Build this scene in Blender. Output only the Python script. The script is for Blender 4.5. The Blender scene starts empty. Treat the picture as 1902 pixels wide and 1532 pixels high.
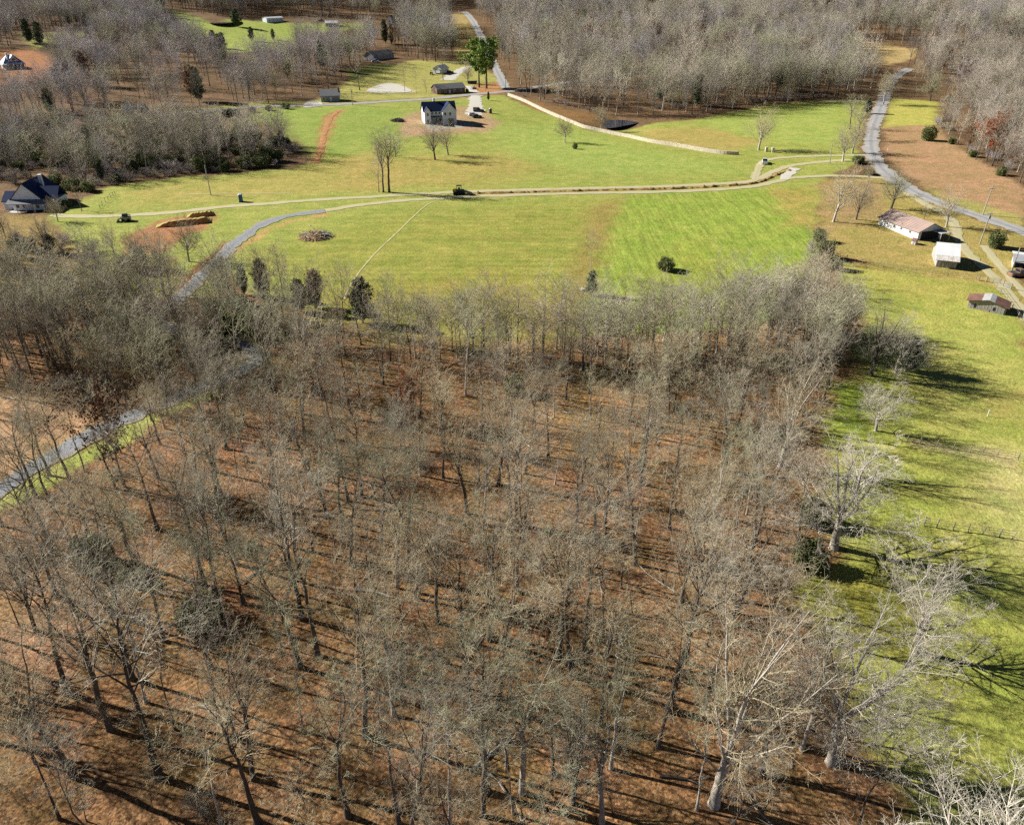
import bpy, bmesh, math, random
import numpy as np
from mathutils import Vector, Matrix

random.seed(7)
rng = np.random.default_rng(7)
scene = bpy.context.scene
COL = scene.collection
R = math.radians

# ------------------------------------------------------------------ camera, sky, sun, exposure
CAM_H, PITCH, FPX, IW, IH = 62.0, R(30), 1400.0, 1902.0, 1532.0
cam_d = bpy.data.cameras.new("camera")
cam_d.sensor_width = 36.0
cam_d.lens = FPX / IW * 36.0
cam_d.clip_start = 1.0
cam_d.clip_end = 6000.0
cam = bpy.data.objects.new("camera", cam_d)
cam.location = (0, 0, CAM_H)
cam.rotation_euler = (R(90) - PITCH, 0, 0)
COL.objects.link(cam)
scene.camera = cam

SUN_AZ, SUN_EL = R(72), R(30)          # degrees to the left of the view direction, height
SUN_DIR = Vector((-math.sin(SUN_AZ) * math.cos(SUN_EL), math.cos(SUN_AZ) * math.cos(SUN_EL), math.sin(SUN_EL)))
world = bpy.data.worlds.new("World")
scene.world = world
world.use_nodes = True
wn = world.node_tree
wn.nodes.clear()
sky = wn.nodes.new("ShaderNodeTexSky")
sky.sky_type = 'NISHITA'
sky.sun_disc = False
sky.sun_elevation = SUN_EL
sky.air_density = 0.25                  # clear dry winter air
sky.dust_density = 0.0
sky.ozone_density = 1.0
sky.sun_rotation = math.atan2(SUN_DIR.x, SUN_DIR.y)
bg = wn.nodes.new("ShaderNodeBackground")
bg.inputs[1].default_value = 0.05
wo = wn.nodes.new("ShaderNodeOutputWorld")
wn.links.new(sky.outputs[0], bg.inputs[0])
wn.links.new(bg.outputs[0], wo.inputs[0])
sun_d = bpy.data.lights.new("sun", 'SUN')
sun_d.energy = 5.0
sun_d.angle = R(0.5)
sun_d.color = (1.0, 0.965, 0.90)
sun = bpy.data.objects.new("sun", sun_d)
sun.rotation_euler = SUN_DIR.to_track_quat('Z', 'Y').to_euler()
sun.location = (-200, 60, 150)
COL.objects.link(sun)
scene.view_settings.view_transform = 'Standard'
scene.view_settings.look = 'None'
scene.view_settings.exposure = 0.92
scene.view_settings.gamma = 1.0
scene.view_settings.use_curve_mapping = False
scene.render.engine = 'CYCLES'
scene.cycles.use_denoising = False
scene.cycles.max_bounces = 4
scene.cycles.diffuse_bounces = 1
scene.cycles.sample_clamp_indirect = 6.0
scene.render.film_transparent = False
GAIN = 1.55                             # picture brightness of a sunlit flat white surface

# ------------------------------------------------------------------ terrain and pixel helpers
_hs = [(0.021, 0.4, 1.0, 0.7), (0.033, 2.1, 0.55, 2.2), (0.012, 1.3, 1.6, 4.0), (0.047, 5.2, 0.25, 1.1)]


def height(x, y):
    x = np.asarray(x, float)
    y = np.asarray(y, float)
    d = np.hypot(x * 0.6, y)
    t = np.clip((d - 350.0) / 525.0, 0, 3.0)
    rise = 36.0 * t ** 1.3
    h = 0.0
    for k, a, amp, ph in _hs:
        h = h + amp * np.sin(k * (x * math.cos(a) + y * math.sin(a)) + ph)
    fade = np.clip((np.hypot(x, y) - 60) / 160.0, 0.0, 1.0)
    fade = 0.3 + 0.7 * fade
    pond = np.exp(-(((x - POND[0]) / 12.0) ** 2 + ((y - POND[1]) / 22.0) ** 2)) * 2.2 if POND else 0.0
    far = 4.5 * np.clip(t, 0, 1.5) * (np.sin(x / 95.0 + 0.6 * np.sin(y / 140.0)) * np.sin(y / 85.0 + x / 300.0) + 0.5 * np.sin(x / 47.0 + 2.0) * np.sin(y / 52.0))
    return rise + h * fade - pond + far


POND = None


def ray(px, py):
    dx = (px - IW / 2) / FPX
    dy = (IH / 2 - py) / FPX
    c, s = math.cos(PITCH), math.sin(PITCH)
    return np.array([dx, c + dy * s, -s + dy * c])


def P(px, py, dz=0.0):
    """the point of the ground that the photograph shows at px, py"""
    r = ray(px, py)
    ts = np.concatenate([np.linspace(30, 700, 400), np.linspace(702, 4000, 800)])
    z = CAM_H + ts * r[2] - height(ts * r[0], ts * r[1]) - dz
    i = np.argmax(z < 0)
    if z[i] >= 0:
        i = len(ts) - 1
    a, b = ts[max(i - 1, 0)], ts[i]
    for _ in range(24):
        m = (a + b) / 2
        if CAM_H + m * r[2] - float(height(m * r[0], m * r[1])) - dz > 0:
            a = m
        else:
            b = m
    x, y = a * r[0], a * r[1]
    return Vector((x, y, float(height(x, y)) + dz))


_pp = P(1152, 229)
POND = (_pp.x, _pp.y)


def px_of(p):
    c, s = math.cos(PITCH), math.sin(PITCH)
    v = np.asarray(p, float) - np.array([0, 0, CAM_H])
    z = v[..., 1] * c - v[..., 2] * s
    u = v[..., 1] * s + v[..., 2] * c
    return IW / 2 + FPX * v[..., 0] / z, IH / 2 - FPX * u / z


def tree_height(base, top_py):
    """height at which a vertical at the base reaches the picture row top_py"""
    lo, hi = 1.0, 40.0
    for _ in range(30):
        m = (lo + hi) / 2
        if px_of((base.x, base.y, base.z + m))[1] > top_py:
            lo = m
        else:
            hi = m
    return lo


def wpoly(pts):
    return np.array([[*P(a, b)[:2]] for a, b in pts])


def inside(poly, x, y):
    n = len(poly)
    r = np.zeros(np.shape(x), bool)
    for i in range(n):
        x1, y1 = poly[i]
        x2, y2 = poly[(i + 1) % n]
        if y1 == y2:
            continue
        c = ((y1 > y) != (y2 > y)) & (x < (x2 - x1) * (y - y1) / (y2 - y1) + x1)
        r ^= c
    return r


def seg_dist(poly, x, y, closed=True):
    n = len(poly)
    d = np.full(np.shape(x), 1e9)
    for i in range(n if closed else n - 1):
        x1, y1 = poly[i]
        x2, y2 = poly[(i + 1) % n]
        ex, ey = x2 - x1, y2 - y1
        t = np.clip(((x - x1) * ex + (y - y1) * ey) / (ex * ex + ey * ey + 1e-9), 0, 1)
        d = np.minimum(d, np.hypot(x - x1 - t * ex, y - y1 - t * ey))
    return d


def sdist(poly, x, y):
    d = seg_dist(poly, x, y)
    return np.where(inside(poly, x, y), d, -d)


def vnoise(x, y, s, seed):
    """smooth value noise, -1 .. 1"""
    g = np.random.default_rng(seed).uniform(-1, 1, (256, 256))
    u, v = x * s + 1000.0, y * s + 1000.0
    i, j = np.floor(u).astype(int), np.floor(v).astype(int)
    fu, fv = u - i, v - j
    fu = fu * fu * (3 - 2 * fu)
    fv = fv * fv * (3 - 2 * fv)
    a, b = g[i % 256, j % 256], g[(i + 1) % 256, j % 256]
    c, d = g[i % 256, (j + 1) % 256], g[(i + 1) % 256, (j + 1) % 256]
    return (a * (1 - fu) + b * fu) * (1 - fv) + (c * (1 - fu) + d * fu) * fv


def lin(r, g, b, k=GAIN):
    o = []
    for c in (r, g, b):
        c /= 255.0
        o.append((c / 12.92 if c <= 0.04045 else ((c + 0.055) / 1.055) ** 2.4) / k)
    return tuple(o)


# ------------------------------------------------------------------ objects, tags, meshes
def tag(o, label=None, cat=None, group=None, kind=None):
    if label:
        o["label"] = label
    if cat:
        o["category"] = cat
    if group:
        o["group"] = group
    if kind:
        o["kind"] = kind
    return o


def empty(name, loc=(0, 0, 0), rz=0.0, label=None, cat=None, group=None):
    o = bpy.data.objects.new(name, None)
    o.empty_display_size = 0.3
    o.location = loc
    o.rotation_euler = (0, 0, rz)
    COL.objects.link(o)
    return tag(o, label, cat, group)


def np_mesh(name, verts, faces, mats, fmat=None, smooth=False):
    """faces: list of int arrays (n, k)"""
    me = bpy.data.meshes.new(name)
    verts = np.asarray(verts, np.float32)
    me.vertices.add(len(verts))
    me.vertices.foreach_set("co", verts.ravel())
    faces = [np.asarray(f, np.int32) for f in faces if len(f)]
    idx = np.concatenate([f.ravel() for f in faces])
    tot = np.concatenate([np.full(len(f), f.shape[1], np.int32) for f in faces])
    start = np.concatenate([[0], np.cumsum(tot)[:-1]]).astype(np.int32)
    me.loops.add(len(idx))
    me.loops.foreach_set("vertex_index", idx)
    me.polygons.add(len(tot))
    me.polygons.foreach_set("loop_start", start)
    me.polygons.foreach_set("loop_total", tot)
    if not isinstance(mats, (list, tuple)):
        mats = [mats]
    for m in mats:
        me.materials.append(m)
    if fmat is not None:
        me.polygons.foreach_set("material_index", np.asarray(fmat, np.int32))
    if smooth:
        me.polygons.foreach_set("use_smooth", np.ones(len(tot), bool))
    me.update(calc_edges=True)
    me.validate()
    return me


def link(name, me, parent=None, loc=(0, 0, 0), rot=(0, 0, 0), scale=None):
    o = bpy.data.objects.new(name, me)
    o.location = loc
    o.rotation_euler = rot
    if scale is not None:
        o.scale = scale if hasattr(scale, '__len__') else (scale,) * 3
    o.parent = parent
    COL.objects.link(o)
    return o


class MB:
    """collects simple shapes into one mesh"""

    def __init__(s):
        s.v, s.f = [], []

    def add(s, vs, fs):
        b = len(s.v)
        s.v += [tuple(v) for v in vs]
        s.f += [tuple(i + b for i in f) for f in fs]
        return s

    def box(s, x0, x1, y0, y1, z0, z1):
        vs = [(x0, y0, z0), (x1, y0, z0), (x1, y1, z0), (x0, y1, z0), (x0, y0, z1), (x1, y0, z1), (x1, y1, z1), (x0, y1, z1)]
        return s.add(vs, [(3, 2, 1, 0), (4, 5, 6, 7), (0, 1, 5, 4), (1, 2, 6, 5), (2, 3, 7, 6), (3, 0, 4, 7)])

    def prism(s, prof, axis, a, b):
        """a closed 2-d outline swept from a to b along axis (x, y or z)"""
        n = len(prof)

        def pt(p, t):
            return {'x': (t, p[0], p[1]), 'y': (p[0], t, p[1]), 'z': (p[0], p[1], t)}[axis]
        vs = [pt(p, a) for p in prof] + [pt(p, b) for p in prof]
        fs = [tuple(range(n))[::-1], tuple(range(n, 2 * n))] + [(i, (i + 1) % n, n + (i + 1) % n, n + i) for i in range(n)]
        return s.add(vs, fs)

    def tube(s, pts, rad, n=6, cap=True):
        pts = [Vector(p) for p in pts]
        if not hasattr(rad, '__len__'):
            rad = [rad] * len(pts)
        rings = []
        for i, p in enumerate(pts):
            t = (pts[min(i + 1, len(pts) - 1)] - pts[max(i - 1, 0)]).normalized()
            u = t.orthogonal().normalized() if i == 0 else (u - t * u.dot(t)).normalized()
            w = t.cross(u)
            rings.append([p + (u * math.cos(2 * math.pi * k / n) + w * math.sin(2 * math.pi * k / n)) * rad[i] for k in range(n)])
        vs = [v for r in rings for v in r]
        fs = [(i * n + k, i * n + (k + 1) % n, (i + 1) * n + (k + 1) % n, (i + 1) * n + k) for i in range(len(pts) - 1) for k in range(n)]
        if cap:
            fs += [tuple(range(n))[::-1], tuple(range((len(pts) - 1) * n, len(pts) * n))]
        return s.add(vs, fs)

    def mesh(s, name, mat, bevel=0.0, smooth=False):
        me = bpy.data.meshes.new(name)
        me.from_pydata(s.v, [], s.f)
        bm = bmesh.new()
        bm.from_mesh(me)
        bmesh.ops.recalc_face_normals(bm, faces=bm.faces)
        if bevel:
            bmesh.ops.bevel(bm, geom=bm.edges[:], offset=bevel, segments=1, affect='EDGES', clamp_overlap=True)
        for f in bm.faces:
            f.smooth = smooth
        bm.to_mesh(me)
        bm.free()
        for m in (mat if isinstance(mat, (list, tuple)) else [mat]):
            me.materials.append(m)
        return me

    def build(s, name, mat, parent=None, loc=(0, 0, 0), rz=0.0, bevel=0.0, smooth=False):
        return link(name, s.mesh(name, mat, bevel, smooth), parent, loc, (0, 0, rz))


# ------------------------------------------------------------------ materials
def node_mat(name, color, rough=0.85, var=0.15, scale=1.0, detail=3.0, bump=0.0, bscale=None, rnd=0.0, hue2=None,
             stretch=(1, 1, 1), metallic=0.0, spec=0.3, coords='Object', trans=0.0):
    m = bpy.data.materials.new(name)
    m.use_nodes = True
    nt = m.node_tree
    b = nt.nodes["Principled BSDF"]
    b.inputs["Roughness"].default_value = rough
    b.inputs["Metallic"].default_value = metallic
    b.inputs["Specular IOR Level"].default_value = spec
    tc = nt.nodes.new("ShaderNodeTexCoord")
    mp = nt.nodes.new("ShaderNodeMapping")
    mp.inputs["Scale"].default_value = stretch
    nt.links.new(tc.outputs[coords], mp.inputs[0])
    no = nt.nodes.new("ShaderNodeTexNoise")
    no.inputs["Scale"].default_value = scale
    no.inputs["Detail"].default_value = detail
    no.inputs["Roughness"].default_value = 0.65
    nt.links.new(mp.outputs[0], no.inputs["Vector"])
    rp = nt.nodes.new("ShaderNodeValToRGB")
    rp.color_ramp.elements[0].position = 0.3
    rp.color_ramp.elements[1].position = 0.7
    c2 = hue2 or color
    rp.color_ramp.elements[0].color = (*[max(0, c * (1 - var)) for c in color], 1)
    rp.color_ramp.elements[1].color = (*[min(1, c * (1 + var)) for c in c2], 1)
    nt.links.new(no.outputs[0], rp.inputs[0])
    out = rp.outputs[0]
    if rnd:
        oi = nt.nodes.new("ShaderNodeObjectInfo")
        hs = nt.nodes.new("ShaderNodeHueSaturation")
        mr = nt.nodes.new("ShaderNodeMapRange")
        mr.inputs["To Min"].default_value = 1 - rnd
        mr.inputs["To Max"].default_value = 1 + rnd
        nt.links.new(oi.outputs["Random"], mr.inputs[0])
        nt.links.new(mr.outputs[0], hs.inputs["Value"])
        nt.links.new(out, hs.inputs["Color"])
        out = hs.outputs[0]
    nt.links.new(out, b.inputs["Base Color"])
    if bump:
        n2 = nt.nodes.new("ShaderNodeTexNoise")
        n2.inputs["Scale"].default_value = bscale or scale * 4
        n2.inputs["Detail"].default_value = 2.0
        nt.links.new(mp.outputs[0], n2.inputs["Vector"])
        bp = nt.nodes.new("ShaderNodeBump")
        bp.inputs["Strength"].default_value = min(1.0, bump)
        bp.inputs["Distance"].default_value = 0.1
        nt.links.new(n2.outputs[0], bp.inputs["Height"])
        nt.links.new(bp.outputs[0], b.inputs["Normal"])
    if trans:
        b.inputs["Transmission Weight"].default_value = trans
    return m


M = {}
M['bark'] = node_mat('bark', (0.11, 0.09, 0.07), 0.95, 0.35, 2.5, rnd=0.35, stretch=(1, 1, 0.25))
M['bark_pale'] = node_mat('bark_pale', (0.42, 0.375, 0.31), 0.95, 0.3, 2.5, rnd=0.2, stretch=(1, 1, 0.3))
M['bark_white'] = node_mat('bark_white', (0.6, 0.58, 0.53), 0.9, 0.25, 1.5, rnd=0.1, stretch=(1, 1, 0.4))
M['twig_grey'] = node_mat('twig_grey', (0.40, 0.355, 0.265), 0.95, 0.25, 0.7, rnd=0.4)
M['twig_tan'] = node_mat('twig_tan', (0.48, 0.405, 0.26), 0.95, 0.25, 0.7, rnd=0.28)
M['twig_lichen'] = node_mat('twig_lichen', (0.41, 0.40, 0.255), 0.95, 0.25, 0.7, rnd=0.25)
M['twig_purple'] = node_mat('twig_purple', (0.40, 0.35, 0.32), 0.95, 0.25, 0.7, rnd=0.4)
M['twig_pale'] = node_mat('twig_pale', (0.64, 0.58, 0.46), 0.95, 0.2, 0.7, rnd=0.12)
M['twig_cream'] = node_mat('twig_cream', (0.47, 0.415, 0.325), 0.95, 0.25, 0.7, rnd=0.42)
M['twig_slate'] = node_mat('twig_slate', (0.36, 0.335, 0.335), 0.95, 0.25, 0.7, rnd=0.42)
M['leaf_rust'] = node_mat('leaf_rust', (0.27, 0.085, 0.035), 0.8, 0.4, 1.2, rnd=0.25)
M['leaf_brown'] = node_mat('leaf_brown', (0.20, 0.10, 0.045), 0.8, 0.4, 1.2, rnd=0.25)
M['needle'] = node_mat('needle', (0.12, 0.19, 0.035), 0.7, 0.4, 0.9, hue2=(0.25, 0.36, 0.06), rnd=0.15)
M['cedar'] = node_mat('cedar', (0.055, 0.08, 0.035), 0.8, 0.45, 0.8, hue2=(0.12, 0.145, 0.065), rnd=0.25)
M['privet'] = node_mat('privet', (0.075, 0.095, 0.03), 0.75, 0.45, 0.8, hue2=(0.20, 0.22, 0.075), rnd=0.3)
M['wood_grey'] = node_mat('wood_grey', (0.36, 0.34, 0.315), 0.95, 0.35, 1.2, stretch=(6, 6, 0.4), bump=0.4, bscale=6)
M['wood_tan'] = node_mat('wood_tan', (0.36, 0.30, 0.21), 0.9, 0.3, 1.2, stretch=(3, 3, 0.4))
M['post'] = node_mat('post', (0.33, 0.30, 0.25), 0.95, 0.3, 3.0)
M['wire'] = node_mat('wire', (0.20, 0.19, 0.17), 0.7, 0.2, 3.0, metallic=0.2)
M['white_wall'] = node_mat('white_wall', (0.66, 0.66, 0.64), 0.85, 0.07, 0.6)
M['white_trim'] = node_mat('white_trim', (0.75, 0.75, 0.73), 0.7, 0.05, 1.0)
M['house_wrap'] = node_mat('house_wrap', (0.76, 0.79, 0.82), 0.8, 0.1, 0.7)
M['pale_siding'] = node_mat('pale_siding', (0.80, 0.86, 0.93), 0.8, 0.06, 0.7)
M['brick'] = node_mat('brick', (0.20, 0.13, 0.10), 0.9, 0.25, 2.5)
M['grey_wall'] = node_mat('grey_wall', (0.30, 0.31, 0.32), 0.85, 0.1, 0.8)
M['roof_dark'] = node_mat('roof_dark', (0.022, 0.036, 0.095), 0.9, 0.25, 1.5, spec=0.15)
M['roof_grey'] = node_mat('roof_grey', (0.22, 0.22, 0.225), 0.9, 0.18, 1.5)
M['roof_brown'] = node_mat('roof_brown', (0.38, 0.31, 0.27), 0.7, 0.2, 0.5, hue2=(0.36, 0.24, 0.20))
M['roof_blue'] = node_mat('roof_blue', (0.10, 0.22, 0.42), 0.45, 0.12, 0.5, metallic=0.1)
M['roof_white'] = node_mat('roof_white', (0.74, 0.75, 0.76), 0.5, 0.08, 0.4)
M['roof_rust'] = node_mat('roof_rust', (0.20, 0.105, 0.08), 0.7, 0.3, 0.8)
M['roof_tin'] = node_mat('roof_tin', (0.50, 0.49, 0.48), 0.5, 0.2, 0.8, metallic=0.15)
M['rust_streak'] = node_mat('rust_streak', (0.52, 0.42, 0.34), 0.6, 0.35, 1.4, hue2=(0.6, 0.58, 0.55), stretch=(2, 0.3, 1))
M['glass'] = node_mat('glass', (0.02, 0.025, 0.03), 0.12, 0.2, 1.0, spec=0.6)
M['concrete'] = node_mat('concrete', (0.55, 0.53, 0.48), 0.9, 0.12, 0.8)
M['dark_open'] = node_mat('dark_open', (0.02, 0.02, 0.022), 0.9, 0.2, 1.0)
M['asphalt'] = node_mat('asphalt', lin(196, 194, 192), 0.9, 0.14, 0.35, 5.0, bump=0.2, bscale=8)
M['gravel'] = node_mat('gravel', lin(170, 174, 178), 0.95, 0.28, 1.6, 6.0, bump=0.8, bscale=7)
M['dirt_pale'] = node_mat('dirt_pale', lin(240, 229, 200), 0.95, 0.14, 0.5, 6.0, hue2=lin(205, 195, 140), bump=0.3, bscale=5)
M['gravel_white'] = node_mat('gravel_white', lin(236, 230, 214), 0.95, 0.1, 0.8, 5.0, bump=0.3, bscale=5)
M['soil_red'] = node_mat('soil_red', lin(190, 130, 84), 0.95, 0.2, 0.7, 6.0, hue2=lin(222, 164, 104), bump=0.6, bscale=3)
M['soil_dark'] = node_mat('soil_dark', lin(192, 146, 94), 0.95, 0.35, 1.2, 6.0, bump=0.8, bscale=3)
M['bank_top'] = node_mat('bank_top', lin(204, 170, 112), 0.95, 0.2, 0.6, 6.0, hue2=lin(186, 186, 96), bump=0.5, bscale=3)
M['straw_line'] = node_mat('straw_line', lin(226, 216, 160), 0.95, 0.1, 0.7, 4.0)
M['stone'] = node_mat('stone', lin(235, 222, 196), 0.95, 0.18, 1.2, 5.0, bump=0.7, bscale=3)
M['water'] = node_mat('water', (0.012, 0.022, 0.045), 0.06, 0.1, 0.3, spec=0.6, bump=0.05, bscale=1.0)
M['water_brown'] = node_mat('water_brown', (0.06, 0.05, 0.045), 0.15, 0.1, 0.3, spec=0.5)
M['car_white'] = node_mat('car_white', (0.72, 0.73, 0.74), 0.3, 0.03, 1.0, spec=0.5)
M['car_dark'] = node_mat('car_dark', (0.025, 0.025, 0.03), 0.3, 0.1, 1.0, spec=0.5)
M['car_red'] = node_mat('car_red', (0.32, 0.03, 0.025), 0.4, 0.1, 1.0, spec=0.5)
M['car_brown'] = node_mat('car_brown', (0.22, 0.13, 0.08), 0.4, 0.1, 1.0, spec=0.5)
M['tyre'] = node_mat('tyre', (0.02, 0.02, 0.02), 0.9, 0.2, 1.0)
M['yellow'] = node_mat('yellow', (0.60, 0.42, 0.06), 0.5, 0.15, 1.0)
M['metal_dark'] = node_mat('metal_dark', (0.05, 0.055, 0.06), 0.6, 0.2, 1.0)
M['metal_grey'] = node_mat('metal_grey', (0.35, 0.36, 0.37), 0.5, 0.2, 1.0)
M['plastic_blue'] = node_mat('plastic_blue', (0.03, 0.13, 0.34), 0.5, 0.08, 1.0)
M['plastic_white'] = node_mat('plastic_white', (0.62, 0.66, 0.70), 0.5, 0.05, 1.0)
M['green_paint'] = node_mat('green_paint', (0.03, 0.09, 0.045), 0.5, 0.2, 1.0)
M['orange_pole'] = node_mat('orange_pole', (0.55, 0.30, 0.10), 0.8, 0.2, 1.0)


def wheel_tracks(m, centre, edge, amount=0.8, noise_amt=0.5):
    """worn wheel lines: the crown and the shoulders of the lane take other colours"""
    nt = m.node_tree
    N, L = nt.nodes, nt.links
    b = N["Principled BSDF"]
    src = b.inputs["Base Color"].links[0].from_socket
    at = N.new("ShaderNodeAttribute"); at.attribute_name = "across"
    ab = N.new("ShaderNodeMath"); ab.operation = 'ABSOLUTE'
    L.new(at.outputs["Fac"], ab.inputs[0])
    tc = N.new("ShaderNodeTexCoord")
    no = N.new("ShaderNodeTexNoise"); no.inputs["Scale"].default_value = 0.7; no.inputs["Detail"].default_value = 4
    L.new(tc.outputs["Object"], no.inputs["Vector"])
    ad = N.new("ShaderNodeMath"); ad.operation = 'MULTIPLY_ADD'; ad.inputs[1].default_value = noise_amt
    L.new(no.outputs[0], ad.inputs[0]); L.new(ab.outputs[0], ad.inputs[2])
    rp = N.new("ShaderNodeValToRGB")
    e = rp.color_ramp.elements
    h = noise_amt / 2
    e[0].position = min(1, 0.10 + h); e[0].color = (1, 1, 1, 1)
    e[1].position = min(1, 0.34 + h); e[1].color = (0, 0, 0, 1)
    x = rp.color_ramp.elements.new(min(0.98, 0.62 + h)); x.color = (0, 0, 0, 1)
    x = rp.color_ramp.elements.new(min(1.0, 0.92 + h)); x.color = (1, 1, 1, 1)
    L.new(ad.outputs[0], rp.inputs[0])
    cm = N.new("ShaderNodeMix"); cm.data_type = 'RGBA'
    gt = N.new("ShaderNodeMath"); gt.operation = 'GREATER_THAN'; gt.inputs[1].default_value = 0.5
    L.new(ab.outputs[0], gt.inputs[0]); L.new(gt.outputs[0], cm.inputs[0])
    cm.inputs[6].default_value = (*centre, 1); cm.inputs[7].default_value = (*edge, 1)
    f = N.new("ShaderNodeMath"); f.operation = 'MULTIPLY'; f.inputs[1].default_value = amount
    L.new(rp.outputs[0], f.inputs[0])
    mx = N.new("ShaderNodeMix"); mx.data_type = 'RGBA'
    L.new(f.outputs[0], mx.inputs[0]); L.new(src, mx.inputs[6]); L.new(cm.outputs[2], mx.inputs[7])
    L.new(mx.outputs[2], b.inputs["Base Color"])


wheel_tracks(M['asphalt'], lin(168, 166, 164), lin(196, 184, 158), 0.75, 0.3)
wheel_tracks(M['dirt_pale'], lin(214, 200, 140), lin(200, 192, 120), 0.5, 0.5)
wheel_tracks(M['gravel'], lin(158, 164, 170), lin(196, 176, 142), 0.7, 0.4)


def ground_material():
    m = bpy.data.materials.new('meadow_and_leaf_litter')
    m.use_nodes = True
    nt = m.node_tree
    N, L = nt.nodes, nt.links
    b = N["Principled BSDF"]
    b.inputs["Roughness"].default_value = 0.95
    b.inputs["Specular IOR Level"].default_value = 0.1
    at = N.new("ShaderNodeAttribute"); at.attribute_name = "soil"
    gr = N.new("ShaderNodeAttribute"); gr.attribute_name = "litter"
    fu = N.new("ShaderNodeAttribute"); fu.attribute_name = "furrow"
    tc = N.new("ShaderNodeTexCoord")

    def noise(scale, detail=4, rough=0.6, vec=None):
        n = N.new("ShaderNodeTexNoise")
        n.inputs["Scale"].default_value = scale
        n.inputs["Detail"].default_value = detail
        n.inputs["Roughness"].default_value = rough
        L.new(vec or tc.outputs["Object"], n.inputs["Vector"])
        return n.outputs[0]

    def remap(v, lo, hi, a=0.3, c=0.7):
        r = N.new("ShaderNodeMapRange")
        r.inputs["From Min"].default_value = a
        r.inputs["From Max"].default_value = c
        r.inputs["To Min"].default_value = lo
        r.inputs["To Max"].default_value = hi
        L.new(v, r.inputs[0])
        return r.outputs[0]

    def mul(a, c):
        n = N.new("ShaderNodeMath"); n.operation = 'MULTIPLY'
        for i, v in enumerate((a, c)):
            if isinstance(v, (int, float)):
                n.inputs[i].default_value = v
            else:
                L.new(v, n.inputs[i])
        return n.outputs[0]

    def mixf(f, a, c):
        n = N.new("ShaderNodeMix"); n.data_type = 'FLOAT'
        for i, v in ((0, f), (2, a), (3, c)):
            if isinstance(v, (int, float)):
                n.inputs[i].default_value = v
            else:
                L.new(v, n.inputs[i])
        return n.outputs[0]
    # patches of drier grass (hue) at 10 m and 2 m
    dry = N.new("ShaderNodeMix"); dry.data_type = 'RGBA'; dry.blend_type = 'MULTIPLY'
    L.new(at.outputs["Color"], dry.inputs[6])
    rp = N.new("ShaderNodeValToRGB")
    rp.color_ramp.elements[0].position = 0.35
    rp.color_ramp.elements[0].color = (0.82, 0.92, 0.80, 1)
    rp.color_ramp.elements[1].position = 0.68
    rp.color_ramp.elements[1].color = (1.22, 1.10, 1.30, 1)
    L.new(noise(0.13, 6, 0.7), rp.inputs[0])
    L.new(rp.outputs[0], dry.inputs[7])
    dry.inputs[0].default_value = 1.0
    # brightness grain
    g_fine = remap(noise(2.2, 6, 0.8), 0.60, 1.38, 0.32, 0.68)
    vo = N.new("ShaderNodeTexVoronoi"); vo.inputs["Scale"].default_value = 4.2
    L.new(tc.outputs["Object"], vo.inputs["Vector"])
    sep = N.new("ShaderNodeSeparateColor"); L.new(vo.outputs["Color"], sep.inputs[0])
    g_leaf = remap(sep.outputs[0], 0.45, 1.6, 0.0, 1.0)
    g_patch = remap(noise(0.5, 5, 0.65), 0.80, 1.18)
    grain = mul(mixf(gr.outputs["Fac"], g_fine, mul(g_leaf, g_fine)), g_patch)
    # seed rows in the sown field
    mp = N.new("ShaderNodeMapping"); mp.inputs["Rotation"].default_value = (0, 0, R(-14))
    mp.inputs["Scale"].default_value = (1.0, 0.07, 1.0)
    L.new(tc.outputs["Object"], mp.inputs[0])
    rows = remap(noise(1.1, 3, 0.6, mp.outputs[0]), 0.80, 1.14, 0.36, 0.62)
    mp2 = N.new("ShaderNodeMapping"); mp2.inputs["Rotation"].default_value = (0, 0, R(-4))
    mp2.inputs["Scale"].default_value = (0.05, 1.0, 1.0)
    L.new(tc.outputs["Object"], mp2.inputs[0])
    mow = remap(noise(0.55, 3, 0.6, mp2.outputs[0]), 0.88, 1.10, 0.36, 0.64)
    fsplit = N.new("ShaderNodeMath"); fsplit.operation = 'GREATER_THAN'; fsplit.inputs[1].default_value = 0.0
    L.new(fu.outputs["Fac"], fsplit.inputs[0])
    fpos = N.new("ShaderNodeMath"); fpos.operation = 'MAXIMUM'; fpos.inputs[1].default_value = 0.0
    L.new(fu.outputs["Fac"], fpos.inputs[0])
    fneg = N.new("ShaderNodeMath"); fneg.operation = 'MULTIPLY'; fneg.inputs[1].default_value = -1.0
    L.new(fu.outputs["Fac"], fneg.inputs[0])
    fneg2 = N.new("ShaderNodeMath"); fneg2.operation = 'MAXIMUM'; fneg2.inputs[1].default_value = 0.0
    L.new(fneg.outputs[0], fneg2.inputs[0])
    grain = mul(grain, mul(mixf(fpos.outputs[0], 1.0, rows), mixf(fneg2.outputs[0], 1.0, mow)))
    fin = N.new("ShaderNodeMix"); fin.data_type = 'RGBA'; fin.blend_type = 'MULTIPLY'
    fin.inputs[0].default_value = 1.0
    L.new(dry.outputs[2], fin.inputs[6])
    L.new(grain, fin.inputs[7])
    # leaf hue: every leaf a little redder or paler
    hl = N.new("ShaderNodeValToRGB")
    hl.color_ramp.elements[0].color = (1.0, 0.90, 0.85, 1)
    hl.color_ramp.elements[1].color = (1.0, 1.10, 1.25, 1)
    L.new(sep.outputs[1], hl.inputs[0])
    fin2 = N.new("ShaderNodeMix"); fin2.data_type = 'RGBA'; fin2.blend_type = 'MULTIPLY'
    L.new(gr.outputs["Fac"], fin2.inputs[0])
    L.new(fin.outputs[2], fin2.inputs[6])
    L.new(hl.outputs[0], fin2.inputs[7])
    L.new(fin2.outputs[2], b.inputs["Base Color"])
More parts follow.
